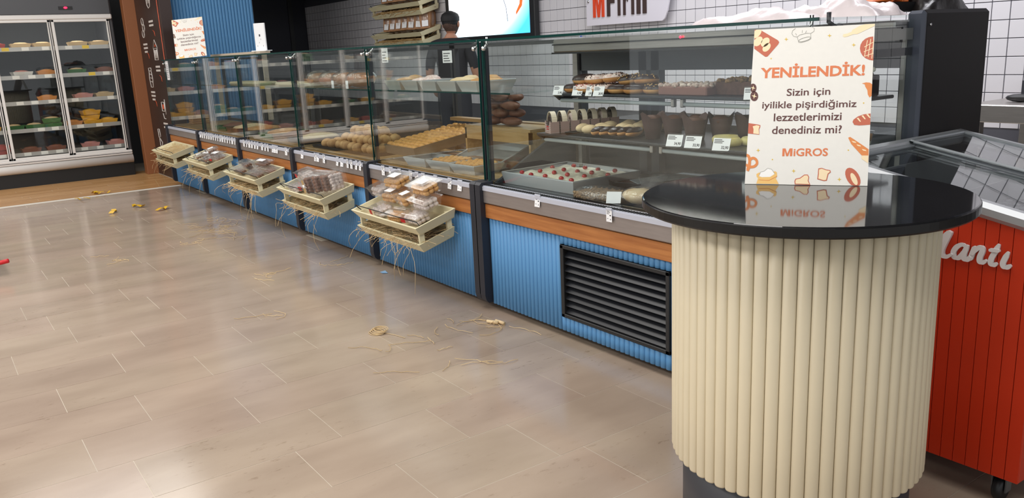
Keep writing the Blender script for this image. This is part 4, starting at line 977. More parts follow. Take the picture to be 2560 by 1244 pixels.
mb = MB().ell((0, 0, .034), (.085, .058, .037), 16, 9, jit=.08); mb.add([(-.03, .05, .04), (.05, .06, .05), (.06, .16, .09), (.0, .17, .1), (-.05, .15, .07)], [(0, 1, 2, 3, 4)], 0, False)
for _ in range(9):
    a = RND.uniform(-1, 1.2); mb.add([(0, .05, .04), (.05*sin(a)-.02, .12, .09), (.05*sin(a)+.025, .15, .06+RND.uniform(0, .04))], [(0, 1, 2)])
mb.done('cellophane_bag', FILM, t)
# round pans
def pan(label, loc, r, fill, h=.04):
    t = thing('round_pan', label, 'pan', loc)
    MB().lathe([(0, 0), (r*.93, 0), (r*.97, h), (r, h), (r, h-.003), (r*.95, .003), (0, .003)][::-1], 40).done('pan_body', M('dark_pan', '26282b', .22, .7), t)
    MB().lathe([(0, .026), (r*.7, .024), (r*.9, .014), (r*.92, .004)][::-1], 32).done('filling', fill, t); return t
pan('round dark pan with brown baked cake behind the cream dessert', (.63, .42, ZD), .13, CAKE)
pan('second dark round pan farther right behind the podium edge', (1.05, .4, ZD), .2, CAKE)
sv = MB(); sv.lathe([(0, .002), (.2, .0), (.26, .03), (.262, .033), (.2, .004), (0, .004)], 40, c=(1.3, .3, ZD+.01)); tag(sv.done('oval_platter', M('dark_chrome', '5b6266', .18, .9)), 'shiny dark platter at the right of the louvred counter deck', 'platter')
tag(MB().prism([(0, 0), (.11, -.01), (.13, .34), (.0, .30)], 0, .003, T=Matrix.Translation((.74, .27, ZD+.06)) @ Matrix.Rotation(-.35, 4, 'Z') @ Matrix.Rotation(.04, 4, 'X')).done('server_plate', M('zinc_sheet', '9aa3a6', .35, .5)), 'flat grey metal serving sheet lying across the pans beside the podium', 'server')
# clear tubs seen through the side glass
for i in range(3):
    t = thing('dessert_tub', f'lidded clear tub of layered dessert, {ORD[i]} from the front behind the side glass', 'tub', (1.7, .24+.1*i, Z0), group='dessert tubs at the side glass')
    MB().lathe([(0, 0), (.036, 0), (.043, .05), (.046, .052), (.046, .056), (0, .06)], 20).done('tub_body', CLEAR, t)
    MB().lathe([(0, .002), (.034, .002), (.0375, .022), (0, .022)], 18).lathe([(0, .0225), (.0378, .0225), (.041, .045), (0, .045)], 18, m=1).done('dessert', [CREAMY, DOUGH], t)

# price cards --------------------------------------------------------------
def price_card(label, loc, rot, txt, w=.062, h=.042, group='price cards inside the louvred counter', name='price_card'):
    t = thing(name, label, 'price card', loc, group=group, rot=rot)
    MB().box(-w/2, w/2, -.0006, .0006, 0, h).done('card', WHITE, t)
    mb = MB(); T = basis((0, -.0009, 0), (1, 0, 0), (0, 0, 1), (0, -1, 0))
    for a, b, z in ((-.44, .0, .84), (-.44, .12, .72), (-.44, .05, .6)): mb.add([(a*w, z*h, 0), (b*w, z*h, 0), (b*w, (z+.06)*h, 0), (a*w, (z+.06)*h, 0)], [(0, 1, 2, 3)], 0, False, T)
    text(mb, txt, .02*w, .44*w, .1*h, .38*h, 0, bold=.03, T=T); tag(mb.done('price_print', INK, t), kind='stuff')
    MB().box(-w/2, w/2, -.002, .006, h, h+.006).box(-w/2, w/2, -.004, .012, -.003, 0).done('holder', CLEAR, t); return t
for i, (x, tx) in enumerate(((.245, '3,90'), (.385, '3,90'), (.465, '3,90'), (.53, '28,90'))):
    price_card(f'white price card on the upper shelf edge, {ORD[i]} from the left below the doughnuts', (x, .283, SHH-.008), (-.4, 0, .25), tx, .056 if i != 2 else .034, .045)
price_card('white price card tilted at the right end of the upper shelf by the nut cake', (1.36, .283, SHH-.005), (-.4, 0, .5), '4,90', .05, .045)
for i, (x, tx) in enumerate(((1.125, '34,90'), (1.218, '33,90'), (1.352, '32,90'))):
    price_card(f'white price card on the lower shelf edge, {ORD[i]} from the left below the muffins', (x, .133, SHL-.004), (-.4, 0, .25), tx, .066, .046)
# tags on the price rails
tp_ = None
def rail_tag(x, label, group, yellow=False, txt=None, w=.036, h=.05):
    global tp_
    if tp_ is None:
        t = thing('price_tag', label, 'price tag'); MB().box(-.018, .018, -.0012, 0, 0, .05).done('tag_card', WHITE, t)
        mb = MB(); T = basis((0, -.0016, 0), (1, 0, 0), (0, 0, 1), (0, -1, 0))
        for a, b, z in ((-.014, .004, .041), (-.014, .008, .036), (-.014, .0, .031), (.004, .013, .024), (.007, .012, .011), (.007, .012, .008), (-.012, -.004, .012)):
            mb.add([(a, z, 0), (b, z, 0), (b, z+(.0045 if z == .024 else .002), 0), (a, z+(.0045 if z == .024 else .002), 0)], [(0, 1, 2, 3)], 0, False, T)
        tag(mb.done('tag_print', INK, t), kind='stuff'); MB().box(-.019, .019, -.004, .0005, .046, .056, b=.001).done('tag_clip', RAIL, t); tp_ = t; o = t
    else: o = dup(tp_, label=label)
    o['label'] = label; o['group'] = group; o.location = (x, -.0365, .578); o.rotation_euler = (RND.uniform(-.16, -.02), RND.uniform(-.04, .04), RND.uniform(-.12, .12))
    return o
def rail(xs, where):
    xs = sorted(xs); n = len(xs)
    for i, x in enumerate(xs): rail_tag(x, f'white price tag, {ORD[i]} from the left on the {where}', f'price tags on the rail of the {where}')
rail([.479, .946], 'louvred counter')
rail([-.985, -.896, -.79, -.661, -.595, -.521, -.4, -.255, -.16], 'second counter from the podium')
rail([-2.22, -1.99, -1.945, -1.84, -1.63, -1.56, -1.47, -1.415, -1.35, -1.295, -1.215], 'third counter from the podium')
rail([-3.46, -3.4, -3.33, -3.27, -3.2, -3.14, -3.03, -2.965, -2.9, -2.8, -2.755, -2.71, -2.52, -2.44], 'fourth counter from the podium')
rail([-4.72+i*.068 for i in range(16)], 'fifth counter from the podium')

# ================================================================== GOODS IN THE OTHER COUNTERS
WPAN = M('aluminium_pan', 'cfd1d1', .3, .5)
ZB = .6385
def roll_grid(t, nx, ny, w, d, z, r, mat, nm='roll', jit=.1, rot=0):
    base = MB().ell((0, 0, 0), r, 10, 6, jit=jit).done(nm, mat, t); k = 0; cs = copies(base, nx*ny)
    for j in range(ny):
        for i in range(nx):
            c = cs[k]; k += 1; c.location = ((i-(nx-1)/2)*w/nx+RND.uniform(-.004, .004), (j-(ny-1)/2)*d/ny+RND.uniform(-.004, .004), z); c.rotation_euler = (0, RND.uniform(-.15, .15), RND.uniform(-.25, .25)+rot)
# sloping deep tray of rolls
GOLD = M('golden_roll', 'd8a457', .5, col2='b97f3a', nscale=14)
t = thing('roll_tray', 'long deep metal tray tilted towards the customer, filled with rows of golden rolls', 'tray', (-1.02, .1, .675), 0, rot=(radians(9), 0, radians(-2)))
MB().tray(.39, .52, .055, fl=.004, rim=.006, T=Matrix.Translation((0, .26, 0))).done('tray_body', M('brown_tray', '8e7f6b', .35, .5, noise=.25, nscale=10), t)
g = MB().ell((0, 0, 0), (.032, .024, .022), 10, 6, jit=.08).done('golden_roll', GOLD, t); cs = copies(g, 84); k = 0
for j in range(12):
    for i in range(7):
        c = cs[k]; k += 1; c.location = (-.165+i*.054+RND.uniform(-.004, .004), .03+j*.042, .044+RND.uniform(-.003, .004)); c.rotation_euler = (0, RND.uniform(-.1, .1), RND.uniform(-.2, .2))
t = thing('tray_riser', 'dark wooden riser box under the back of the sloping roll tray', 'box', (-.64, .33, ZB))
MB().box(-.18, .5, .2, .222, 0, .2).box(-.5, .52, -.02, .02, .0, .04).box(-.5, .52, .2, .26, .2, .22, m=1).done('boards', [PINED, PINE], t)
lo = MB()
for i, (x, y, z) in enumerate(((-.76, .14, 0), (-.52, .15, 0), (-.28, .15, 0))):
    t = thing('cookie_pan', f'flared aluminium pan of small golden cookies, {ORD[i]} from left, front of the roll counter', 'pan', (x, y, ZB), .06, 'aluminium cookie pans')
    MB().tray(.225, .2, .05, fl=.022, rim=.01).done('pan_body', WPAN, t)
    if i:
        roll_grid(t, 5, 4, .19, .16, .045, (.02, .019, .014), GOLD, 'cookie')
t = thing('cookie_pan', 'large aluminium pan tilted up behind the small cookie pans', 'pan', (-.43, .36, ZB+.03), 0, 'aluminium cookie pans', rot=(.3, 0, .1))
MB().tray(.42, .3, .05, fl=.03, rim=.012).done('pan_body', WPAN, t)
# pans on the middle glass shelf
for i in range(5):
    t = thing('shelf_pan', f'grey aluminium pan, {ORD[i]} from the left on the glass shelf above the roll tray', 'pan', (-1.27+i*.21, .34, 1.0445), 0, 'aluminium pans on the glass shelf')
    MB().tray(.195, .26, .055, fl=.02, rim=.01).done('pan_body', WPAN, t)
    if i != 2: tag(MB().ell((0, 0, .05), (.08, .1, .02), 10, 6, jit=.1).ell((.01, .03, .06), (.05, .05, .02), 8, 5, jit=.1).done('pastry_heap', [DOUGH, ICING, DOUGH, DOUGHL, DOUGH][i], t), kind='stuff')
# loaf stack at the right of the roll counter
LO = M('dark_loaf', '7b4b34', .6, noise=.25, nscale=20)
for i in range(12):
    o = MB().ell((0, 0, .022), (.075, .042, .024), 14, 8, jit=.03).done('loaf', LO, None, (-.47+.085*(i % 3)+RND.uniform(-.01, .01), .40+.04*(i % 2), .856+.042*(i//3)), (0, 0, RND.uniform(-.3, .3)))
    tag(o, f'dark crusty loaf, {ORD[i]} counted from the bottom left of the stack on the wooden crate', 'bread', 'stacked dark loaves')
t = thing('loaf_crate', 'open wooden crate carrying the stack of dark loaves', 'crate', (-.32, .43, ZB))
MB().box(-.32, .29, -.11, -.095, .14, .2).box(-.32, .29, .12, .135, .14, .2).box(-.32, -.305, -.11, .135, 0, .2).box(.275, .29, -.11, .135, 0, .2).box(-.32, .29, -.11, .135, .2, .215).done('crate_boards', PINE, t)
# round rolls heaped in the third counter
t = thing('roll_pile', 'black tray heaped with round crusty rolls in the third counter from the podium', 'tray', (-1.83, .25, ZB))
MB().tray(.95, .34, .02, fl=.006, rim=.004).done('tray_body', BLACK, t)
b = MB().ell((0, 0, 0), (.043, .037, .033), 10, 7, jit=.06).done('crusty_roll', M('crusty_roll', 'c9a06c', .65, col2='9a6b3c', nscale=16, rnd=.1), t); cs = copies(b, 62)
for k, c in enumerate(cs):
    l = 0 if k < 36 else (1 if k < 54 else 2); q = k if l == 0 else (k-36 if l == 1 else k-54)
    nx = (9, 6, 4)[l]; c.location = ((.02 if not l else .12)+(q % nx-(nx-1)/2)*.085+RND.uniform(-.015, .015), (q//nx-1.5+.5*l)*.075+RND.uniform(-.01, .01), .035+l*.048); c.rotation_euler = (0, 0, RND.uniform(0, 3))
for i in range(4):
    t = thing('bagged_loaf', f'round brown loaf in a clear bag, {ORD[i]} from left on the third counter shelf', 'bread', (-2.66+i*.235, .34, 1.0445), 0, 'bagged round loaves on the glass shelf')
    MB().ell((0, 0, .05), (.1, .1, .05), 14, 8, jit=.03).done('loaf', M('round_loaf', 'a8703f', .6, noise=.25, nscale=12), t)
    mb = MB().ell((0, 0, .058), (.108, .11, .06), 14, 8, jit=.05); mb.add([(-.06, -.08, .02), (.02, -.09, .02), (.03, -.16, .03), (-.03, -.17, .01), (-.09, -.14, .03)], [(0, 1, 2, 3, 4)]); mb.done('loaf_bag', FILM, t)
    if i > 1: MB().box(-.02, .02, -.1115, -.1105, .0, .05).done('paper_label', WHITE, t)
for u, (x0, lab) in enumerate(((-3.0, 'fourth'), (-4.2, 'fifth'))):
    for i in range(3):
        t = thing('flat_tray', f'{("green","wooden","dark")[i]} tray of flat pastry, {ORD[i]} from the left, {lab} counter from the podium', 'tray', (x0-.34+i*.34, .28, ZB), 0, 'pastry trays in the far counters')
        MB().tray(.31, .36, .04, fl=.01).done('tray_body', [PK['green'], PINED, BLACK][i], t)
        tag(MB().ell((0, 0, .035), (.13, .15, .03), 12, 6, jit=.12).done('pastry_heap', [DOUGH, LO, DOUGHL][(i+u) % 3], t), kind='stuff')
    t = thing('cloth_roll', f'folded beige cloth on the glass shelf, {lab} counter from the podium', 'cloth', (x0, .34, 1.0445))
    MB().box(-.4, .4, -.09, .09, 0, .03, b=.012).done('cloth', M('beige_cloth', 'b5a888', .8, bump=.5, bscale=20), t)
ss = MB()
for i in range(3): pass
for i in range(4):
    o = MB().box(-.07, .07, -.09, .09, 0, .022, b=.006).done('paper_sack', M('kraft_sack', 'b98a5a', .7, noise=.2), None, (-5.72+.0*i, .24, ZB+.0225*i), (0, 0, RND.uniform(-.1, .1)))
    tag(o, f'flat kraft paper sack, {ORD[i]} from the bottom of the pile in the far end counter', 'sack', 'kraft sacks in the far end counter')

# ================================================================== THINGS ON AND BEHIND THE COUNTERS
s2 = dup(sg, (-5.70, .09, 1.3035), (radians(-14), radians(-4), radians(58)), 'white bakery sign with orange heading leaning on the far end counter glass')
s2.scale = (1.05, 1, .95)
sb = thing('light_shelf', 'narrow pale shelf board above the rear of the far counters', 'shelf', (-5.93, .5, 1.306))
MB().box(0, 1.55, 0, .1, 0, .03, b=.002).box(0.02, .05, .03, .07, -.6, 0).box(1.5, 1.53, .03, .07, -.6, 0).done('board', M('pale_board', 'b7a793', .5), sb)
ps = thing('price_stand', 'white upright price stand with small dark print on the pale shelf', 'price stand', (-4.46, .55, 1.337), .5)
MB().box(-.065, .065, -.008, .008, 0, .25, b=.004).box(-.09, .09, -.04, .04, -.001, .006).done('panel', WHITE, ps)
mb = MB(); [mb.box(-.035+i*.022, -.032+i*.022, -.0086, -.008, .04+.03*(i % 3), .052+.03*(i % 3)) for i in range(4)]; mb.box(-.008, .008, -.0086, -.008, .13, .15); tag(mb.done('print', INK, ps), kind='stuff')
ns_ = thing('notice', 'small white printed notice taped inside the glass at the far end counter', 'notice', (-5.86, .015, 1.12))
MB().box(0, .1, 0, .001, -.02, .17).done('paper', WHITE, ns_)
mb = MB(); [mb.box(.01+.004*(i % 2), .085-.006*(i % 3), -.0005, 0, .0+i*.018, .006+i*.018) for i in range(8)]; tag(mb.done('print', INK, ns_), kind='stuff')
for (x, z, w, h, lab) in ((-1.02, 1.21, .075, .08, 'white printed notice hanging from the glass top above the sloping roll tray'), (-.34, 1.2, .09, .06, 'white printed notice hanging inside the glass at the right of the roll counter')):
    q = thing('notice', lab, 'notice', (x, .05, z)); MB().box(-w/2, w/2, 0, .001, 0, h).done('paper', WHITE, q)
    mb = MB(); [mb.box(-w*.4, w*(.3-.1*(i % 3)), -.0005, 0, .008+i*h/5, .012+i*h/5) for i in range(4)]; tag(mb.done('print', INK, q), kind='stuff')

# wall bread racks ---------------------------------------------------------
BAGM = thin_glass('bread_bag', (.93, .9, .87), rough=.15, f0=.07, haze=.12, bump=.5, bscale=30)
LOAF = M('wholemeal_loaf', 'a87c58', .7, noise=.3, nscale=14, rnd=.08)
for k, z in enumerate((1.455, 1.775)):
    c = crate('bread_rack', ['cream wooden bread rack on the tiled wall, holding a row of bagged loaves', 'upper cream wooden bread rack on the tiled wall, cut by the picture top'][k], 'rack', (-5.37, 2.7, z+.05), 1.2, group='bread racks on the wall', d1=.28, d2=.25, gap=.1)
    mb = MB(); mb.box(-5.9, -4.85, 2.49, 2.66, z-.075, z-.045, T=None); straw(mb, (-5.36, 2.55, z-.05+.03-.12*TS), 220, .5, .09, r=.003, zfun=lambda x, y: (y)*TS)
    tag(mb.done('raffia_straw', M('raffia_dull', 'a98a5c', .8)), ['raffia in the lower deck of the lower bread rack', 'raffia in the lower deck of the upper bread rack'][k], 'raffia', 'raffia in the bread racks', 'stuff')
    for i in range(7 if k == 0 else 6):
        t = thing('bread_loaf', f'bagged wholemeal loaf, {ORD[i]} from the left in the {("lower", "upper")[k]} wall rack', 'bread', (-5.77+i*.145, 2.6, z+.045), group='bagged loaves on the wall racks', rot=(-.15+RND.uniform(-.05, .03), RND.uniform(-.06, .06), (.6 if i > 4 else .28)+RND.uniform(-.08, .08)))
        MB().prism([(-.055, 0), (.055, 0), (.068, .12), (.066, .19), (.04, .235), (-.04, .235), (-.066, .19), (-.068, .12)], -.075, .075, T=basis((0, 0, 0), (1, 0, 0), (0, 0, 1), (0, -1, 0))).done('loaf', LOAF, t)
        MB().ell((0, 0, .115), (.074, .092, .135), 16, 10, jit=.05).add([(-.05, .0, .23), (.05, .02, .225), (.075, .03, .275), (.0, .0, .29), (-.07, .0, .27)], [(0, 1, 2, 3, 4)]).done('bread_bag', BAGM, t)
        MB().box(-.035, .04, -.0845, -.0835, .02, .085).done('paper_label', WHITE, t)
# television ---------------------------------------------------------------
tv = thing('television', 'large wall screen with black bezel showing a bright blue-white picture', 'television', (-3.785, 2.655, 1.76))
MB().box(-.785, .785, -.02, .04, -.43, .62, b=.006).done('bezel', BLACK, tv)
sm_ = bpy.data.materials.new('screen_picture'); sm_.use_nodes = True; nt = sm_.node_tree; N = nt.nodes; L = nt.links; N.remove(N['Principled BSDF'])
em = N.new('ShaderNodeEmission'); tc = N.new('ShaderNodeTexCoord'); mp = N.new('ShaderNodeMapping'); mp.inputs['Location'].default_value = (.18, 0, -.22); mp.inputs['Scale'].default_value = (.95, 0, 1.45)
gr = N.new('ShaderNodeTexGradient'); gr.gradient_type = 'SPHERICAL'; rp = N.new('ShaderNodeValToRGB'); e = rp.color_ramp.elements
e[0].position = 0; e[0].color = (.06, .42, .85, 1); e[1].position = .3; e[1].color = (1, 1, 1, 1); m_ = e.new(.12); m_.color = (.3, .78, 1, 1)
L.new(tc.outputs['Object'], mp.inputs[0]); L.new(mp.outputs[0], gr.inputs[0]); L.new(gr.outputs['Fac'], rp.inputs[0]); L.new(rp.outputs[0], em.inputs[0]); em.inputs[1].default_value = 1.6; L.new(em.outputs[0], N['Material Output'].inputs[0])
MB().box(-.71, .71, -.0215, -.02, -.37, .56).done('screen', sm_, tv)
mb = MB(); EO = M('screen_orange', 'c8642a', .5, emit=.8); EB = M('screen_line', '35506a', .5, emit=.5)
T = basis((0, -.0218, 0), (1, 0, 0), (0, 0, 1), (0, -1, 0))
for pts in ([(.52, .12), (.56, .16), (.6, .05), (.63, .1), (.66, .0), (.62, -.04), (.6, -.12), (.55, -.16), (.5, -.2), (.5, -.17), (.56, -.1), (.58, .0)],): mb.add([(a, b, .0003) for a, b in pts], [tuple(range(len(pts)))], 0, False, T)
mb.tube([(.3, .1, .0003), (.29, -.02, .0003), (.34, -.12, .0003), (.36, -.25, .0003)], .004, 4, m=1, T=T)
tag(mb.done('screen_image', [EO, EB], tv), kind='stuff')
# wall sign ----------------------------------------------------------------
ws = thing('wall_sign', 'white rounded wall sign with red M and dark brown lettering above the counters', 'sign', (-1.79, 2.66, 1.41))
pts = [(-.49, .0), (.40, .0), (.425, .015), (.455, .07), (.5, .25), (.5, .42), (.42, .5), (-.4, .5), (-.49, .42)]
MB().prism(pts, 0, .012, T=basis((0, .0, 0), (1, 0, 0), (0, 0, 1), (0, -1, 0))).done('sign_board', M('acrylic_white', 'd3d0da', .25), ws)
T = basis((0, -.0125, 0), (1, 0, 0), (0, 0, 1), (0, -1, 0))
def letters(body, x0, x1, y0, y1, mat):
    v, f = text_geo(body, .045); n = len(v); mb = MB()
    V = [(x0+(x1-x0)*a, y0+(y1-y0)*b, .006) for a, b in v]; mb.add(V, f, 0, False, T); mb.add([(p[0], p[1], 0) for p in V], [g[::-1] for g in f], 0, False, T)
    ed = {}
    for g in f:
        for i in range(len(g)): a, b = g[i], g[(i+1) % len(g)]; ed[(a, b)] = ed.get((a, b), 0)+1
    mb.add([*V, *[(p[0], p[1], 0) for p in V]], [(a, n+a, n+b, b) for (a, b) in ed if (b, a) not in ed], 0, False, T); return mb
RM = M('sign_red', 'd4431c', .4); BRM = M('sign_brown', '3b2a28', .4)
xs_ = {'M': (-.4, -.26), 'F': (-.225, -.135), 'ı': (-.095, -.065), 'r': (-.03, .035), 'ı2': (.065, .095), 'n': (.125, .235)}
for ch, (a, b) in xs_.items():
    letters(ch[0], a, b, .065, .315 if ch in 'MF' else .245, RM if ch == 'M' else BRM).done('letter', RM if ch == 'M' else BRM, ws)
for z in (.44, .2): MB().ell((-.46, -.016, z), (.012, .006, .012), 10, 6).done('standoff', CHROME, ws)
# on top of the louvred counter -------------------------------------------
PLA = thin_glass('white_film_bag', (.95, .93, .94), rough=.25, f0=.06, haze=.75, hazecol=(.82, .76, .77), bump=.8, bscale=14)
def heap(name, label, cat, loc, w, d, h, mat, seed, rz=0):
    R_ = random.Random(seed); nx, ny = 28, 16; V = []
    ph = [R_.uniform(0, 6) for _ in range(6)]
    for j in range(ny):
        for i in range(nx):
            u, v = i/(nx-1)*2-1, j/(ny-1)*2-1; k = max(0, 1-abs(u)**2.6)*max(0, 1-abs(v)**2.6)
            z = h*k**.5*(.72+.2*sin(5*u+3*v+ph[0])+.14*sin(11*u-6*v+ph[1])+.08*sin(17*v+9*u+ph[2])); V.append((u*w/2*(1+.06*sin(5*v+ph[3])), v*d/2*(1+.08*sin(4*u+ph[4])), max(0, z)))
    n = len(V); V += [(p[0], p[1], 0) for p in V]
    F = [(j*nx+i, j*nx+i+1, (j+1)*nx+i+1, (j+1)*nx+i) for j in range(ny-1) for i in range(nx-1)]; F += [tuple(n+i for i in f[::-1]) for f in F]
    o = MB().add(V, F, 0, True).done(name, mat, None, loc, (0, 0, rz)); return tag(o, label, cat)
WBAG = M('white_plastic_film', 'd8cdcf', .35, noise=.12, nscale=5, bump=.5, bscale=14, dist=.01)
heap('plastic_bag', 'long crumpled white plastic bag lying on the glass top of the louvred counter', 'bag', (1.36, .33, 1.3035), .52, .22, .05, WBAG, 3)
heap('plastic_bag', 'bulging white plastic bag beside the orange bread tray on the counter top', 'bag', (1.64, .4, 1.3035), .36, .2, .075, WBAG, 4)
heap('dark_bag', 'dark crumpled bag at the right end of the counter top', 'bag', (1.72, .78, 1.3185), .16, .26, .1, M('black_film', '1b1716', .4, bump=.5, bscale=14, dist=.01), 5)
bt = thing('bread_stick_tray', 'black tray of bright orange bread sticks on the counter top', 'tray', (1.66, .64, 1.3185))
MB().tray(.16, .26, .03, fl=.01).done('tray_body', BLACK, bt)
mb = MB()
for i in range(26): mb.tube([(-.07+RND.uniform(0, .02), -.11+i*.009, .03+RND.uniform(0, .03)), (.07, -.11+i*.009+RND.uniform(-.01, .01), .03+RND.uniform(0, .03))], .005, 5)
tag(mb.done('bread_sticks', M('orange_sticks', 'd9722c', .5, col2='b04a1a', nscale=30), bt), kind='stuff')

# right background: steel bench, splashback, socket, cable -----------------
bn = thing('steel_bench', 'stainless steel work bench against the tiled wall behind the red freezer', 'bench', (1.25, 2.05, 0))
MB().box(0, 2.2, 0, .64, .8, .885, b=.004).done('bench_top', STEEL, bn)
MB().box(0, 2.2, .6, .64, .885, .965).done('splashback', M('splash_dark', '2a2b33', .4), bn)
for x in (.03, 2.1): MB().box(x, x+.04, .03, .07, 0, .8).done('leg', STEEL, bn); MB().box(x, x+.04, .55, .59, 0, .8).done('leg', STEEL, bn)
bx = thing('storage_box', 'white storage box pushed under the steel bench', 'box', (1.62, 2.2, 0)); MB().box(-.25, .3, 0, .3, .0, .42, b=.01).box(-.27, .32, -.01, .31, .42, .46, b=.008).done('box_body', M('box_white', 'c3c3c5', .4), bx)
tag(MB().ell((1.42, 2.25, .905), (.07, .03, .02), 10, 6).done('dark_tool', BLACK), 'small dark tool lying on the steel bench', 'tool')
sk = thing('wall_socket', 'round white wall socket set in the tiles at the right edge', 'socket', (1.30, 2.71, 1.10))
MB().box(-.05, .05, -.008, .004, -.05, .05, b=.004).lathe([(0, 0), (.028, 0), (.034, -.018), (.022, -.03), (0, -.03)], 20, T=basis((0, -.008, 0), (1, 0, 0), (0, 0, 1), (0, 1, 0))).done('socket_plate', M('socket_white', 'd2d0d4', .35), sk)
tag(MB().tube([(1.52, 2.705, 1.05), (1.46, 2.70, 1.02), (1.425, 2.69, .97), (1.42, 2.68, .9), (1.45, 2.66, .886)], .006, 6).done('cable', M('cable_grey', '6a6a72', .5)), 'grey cable curving down the tiled wall at the right edge', 'cable')
tag(MB().box(-.0, .03, 0, .01, 0, .32, b=.012).done('blue_apron', M('blue_cloth', '1c49b8', .6), None, (-2.42, 2.68, .98)), 'narrow blue cloth hanging on the tiled wall', 'cloth')

# ================================================================== PERSON BEHIND THE COUNTERS
SKIN = M('skin', 'a97a62', .5, noise=.08, nscale=9); SHIRT = M('black_shirt', '131319', .8); TROU = M('dark_trousers', '20222a', .8); HAIR = M('black_hair', '0d0c0e', .7, bump=.6, bscale=160); CAPM = M('black_cap', '121317', .65); FADE = M('stubble', '4f3a30', .7, noise=.4, nscale=90)
def skin_fig(name, nodes, edges, mat, parent, sub=2, root=0):
    me = bpy.data.meshes.new(name); me.from_pydata([n[0] for n in nodes], edges, []); o = bpy.data.objects.new(name, me); COL.objects.link(o)
    md = o.modifiers.new('skin', 'SKIN'); md.use_smooth_shade = True
    if not me.skin_vertices: me.attributes.new  # layer is made by the modifier below
    bm = bmesh.new(); bm.from_mesh(me); ly = bm.verts.layers.skin.verify()
    for v, n in zip(bm.verts, nodes): v[ly].radius = n[1] if isinstance(n[1], tuple) else (n[1], n[1]); v[ly].use_root = False
    bm.verts.ensure_lookup_table(); bm.verts[root][ly].use_root = True; bm.to_mesh(me); bm.free()
    sd = o.modifiers.new('sub', 'SUBSURF'); sd.levels = sub; sd.render_levels = sub
    bpy.context.view_layer.update(); dg = bpy.context.evaluated_depsgraph_get(); e = o.evaluated_get(dg); m2 = bpy.data.meshes.new_from_object(e)
    for m in (mat if isinstance(mat, (list, tuple)) else [mat]): m2.materials.append(m)
    m2.polygons.foreach_set('use_smooth', [True]*len(m2.polygons)); o.modifiers.clear(); o.data = m2; bpy.data.meshes.remove(me)
    if parent: o.parent = parent
    return o
import bmesh
pr_ = thing('person', 'person with short black hair and black shirt seen from behind, facing the wall screen', 'person', (-3.46, 2.0, 0), 0)
pr_.rotation_euler = (0, 0, radians(34)); pr_.scale = (.97, .97, .97)     # local +y is where the person faces
nd = [((0, 0, .9), (.16, .11)), ((0, .0, 1.05), (.15, .105)), ((0, -.01, 1.2), (.17, .115)), ((0, -.015, 1.33), (.15, .1)), ((0, .0, 1.41), (.062, .062)), ((0, .015, 1.47), (.056, .058)),
      ((.17, -.01, 1.345), .066), ((.225, -.02, 1.2), .052), ((.25, .0, 1.06), .043), ((.25, .1, .93), .036), ((.25, .15, .88), .032),
      ((-.17, -.01, 1.345), .066), ((-.225, -.02, 1.2), .052), ((-.25, .0, 1.06), .043), ((-.25, .1, .93), .036), ((-.25, .15, .88), .032),
      ((.095, 0, .82), .095), ((.1, .01, .47), .062), ((.1, -.01, .1), .045), ((.1, .12, .045), .04),
      ((-.095, 0, .82), .095), ((-.1, .01, .47), .062), ((-.1, -.01, .1), .045), ((-.1, .12, .045), .04)]
ed = [(0, 1), (1, 2), (2, 3), (3, 4), (4, 5), (3, 6), (6, 7), (7, 8), (8, 9), (9, 10), (3, 11), (11, 12), (12, 13), (13, 14), (14, 15), (0, 16), (16, 17), (17, 18), (18, 19), (0, 20), (20, 21), (21, 22), (22, 23)]
body = skin_fig('body', nd, ed, [SHIRT, SKIN, TROU, BLACK], pr_)
for p in body.data.polygons:
    c = p.center
    p.material_index = 1 if c.z > 1.415 and abs(c.x) < .12 else (1 if abs(c.x) > .19 and c.z < 1.13 and c.z > .8 else (2 if c.z < .95 else 0))
    if c.z < .1: p.material_index = 3
# head: shaped profile, face towards +y
hd = MB(); nu, nv = 28, 20; V = []
for i in range(nv+1):
    p = pi*i/nv
    for j in range(nu):
        a = 2*pi*j/nu; x, y, z = sin(p)*cos(a), sin(p)*sin(a), cos(p)
        X, Y, Z = .076*x, .098*y, .118*z
        if z < -.1: X *= 1-.3*(-z-.1); Y = Y*(1-.16*(-z-.1))+.012*(-z)
        if y > .6 and abs(x) < .35 and -.35 < z < .15: Y += .022*(1-abs(x)/.35)*(1-abs(z+.15)/.32 if abs(z+.15) < .32 else 0)
        if y > .5 and .05 < z < .3: Y -= .006
        if y < -.3: Y -= .006*(1-abs(z))
        V.append((X, Y, Z))
hd.add(V, [(i*nu+j, (i+1)*nu+j, (i+1)*nu+(j+1) % nu, i*nu+(j+1) % nu) for i in range(nv) for j in range(nu)], 0, True)
hO = hd.done('head', [SKIN, FADE], pr_, (0, .02, 1.548))
for p in hO.data.polygons:
    c = p.center
    if c.y < .03 and c.z > -.07: p.material_index = 1
    if c.y > -.0 and c.z < -.045 and not (abs(c.x) < .02 and c.y > .09 and c.z > -.06): p.material_index = 1
for s in (-1, 1):
    MB().ell((s*.078, -.002, -.005), (.011, .02, .032), 10, 8).ell((s*.082, -.002, -.0), (.006, .011, .02), 8, 6).done('ear', SKIN, hO)
    MB().ell((s*.03, .086, .012), (.012, .009, .008), 10, 6).ell((s*.03, .093, .012), (.005, .004, .005), 8, 5, m=1).done('eye', [WHITE, BLACK], hO)
    MB().ell((s*.03, .09, .03), (.017, .006, .004), 8, 5).done('eyebrow', HAIR, hO)
MB().ell((0, .092, -.055), (.024, .008, .006), 10, 5).done('mouth', M('lips', '8a4f48', .5), hO)
MB().ell((0, -.012, .028), (.081, .097, .092), 24, 14).done('hair', HAIR, hO)
cp = MB().lathe([(.089, .0), (.09, .04), (.078, .078), (.05, .1), (0, .108)][::-1], 28)
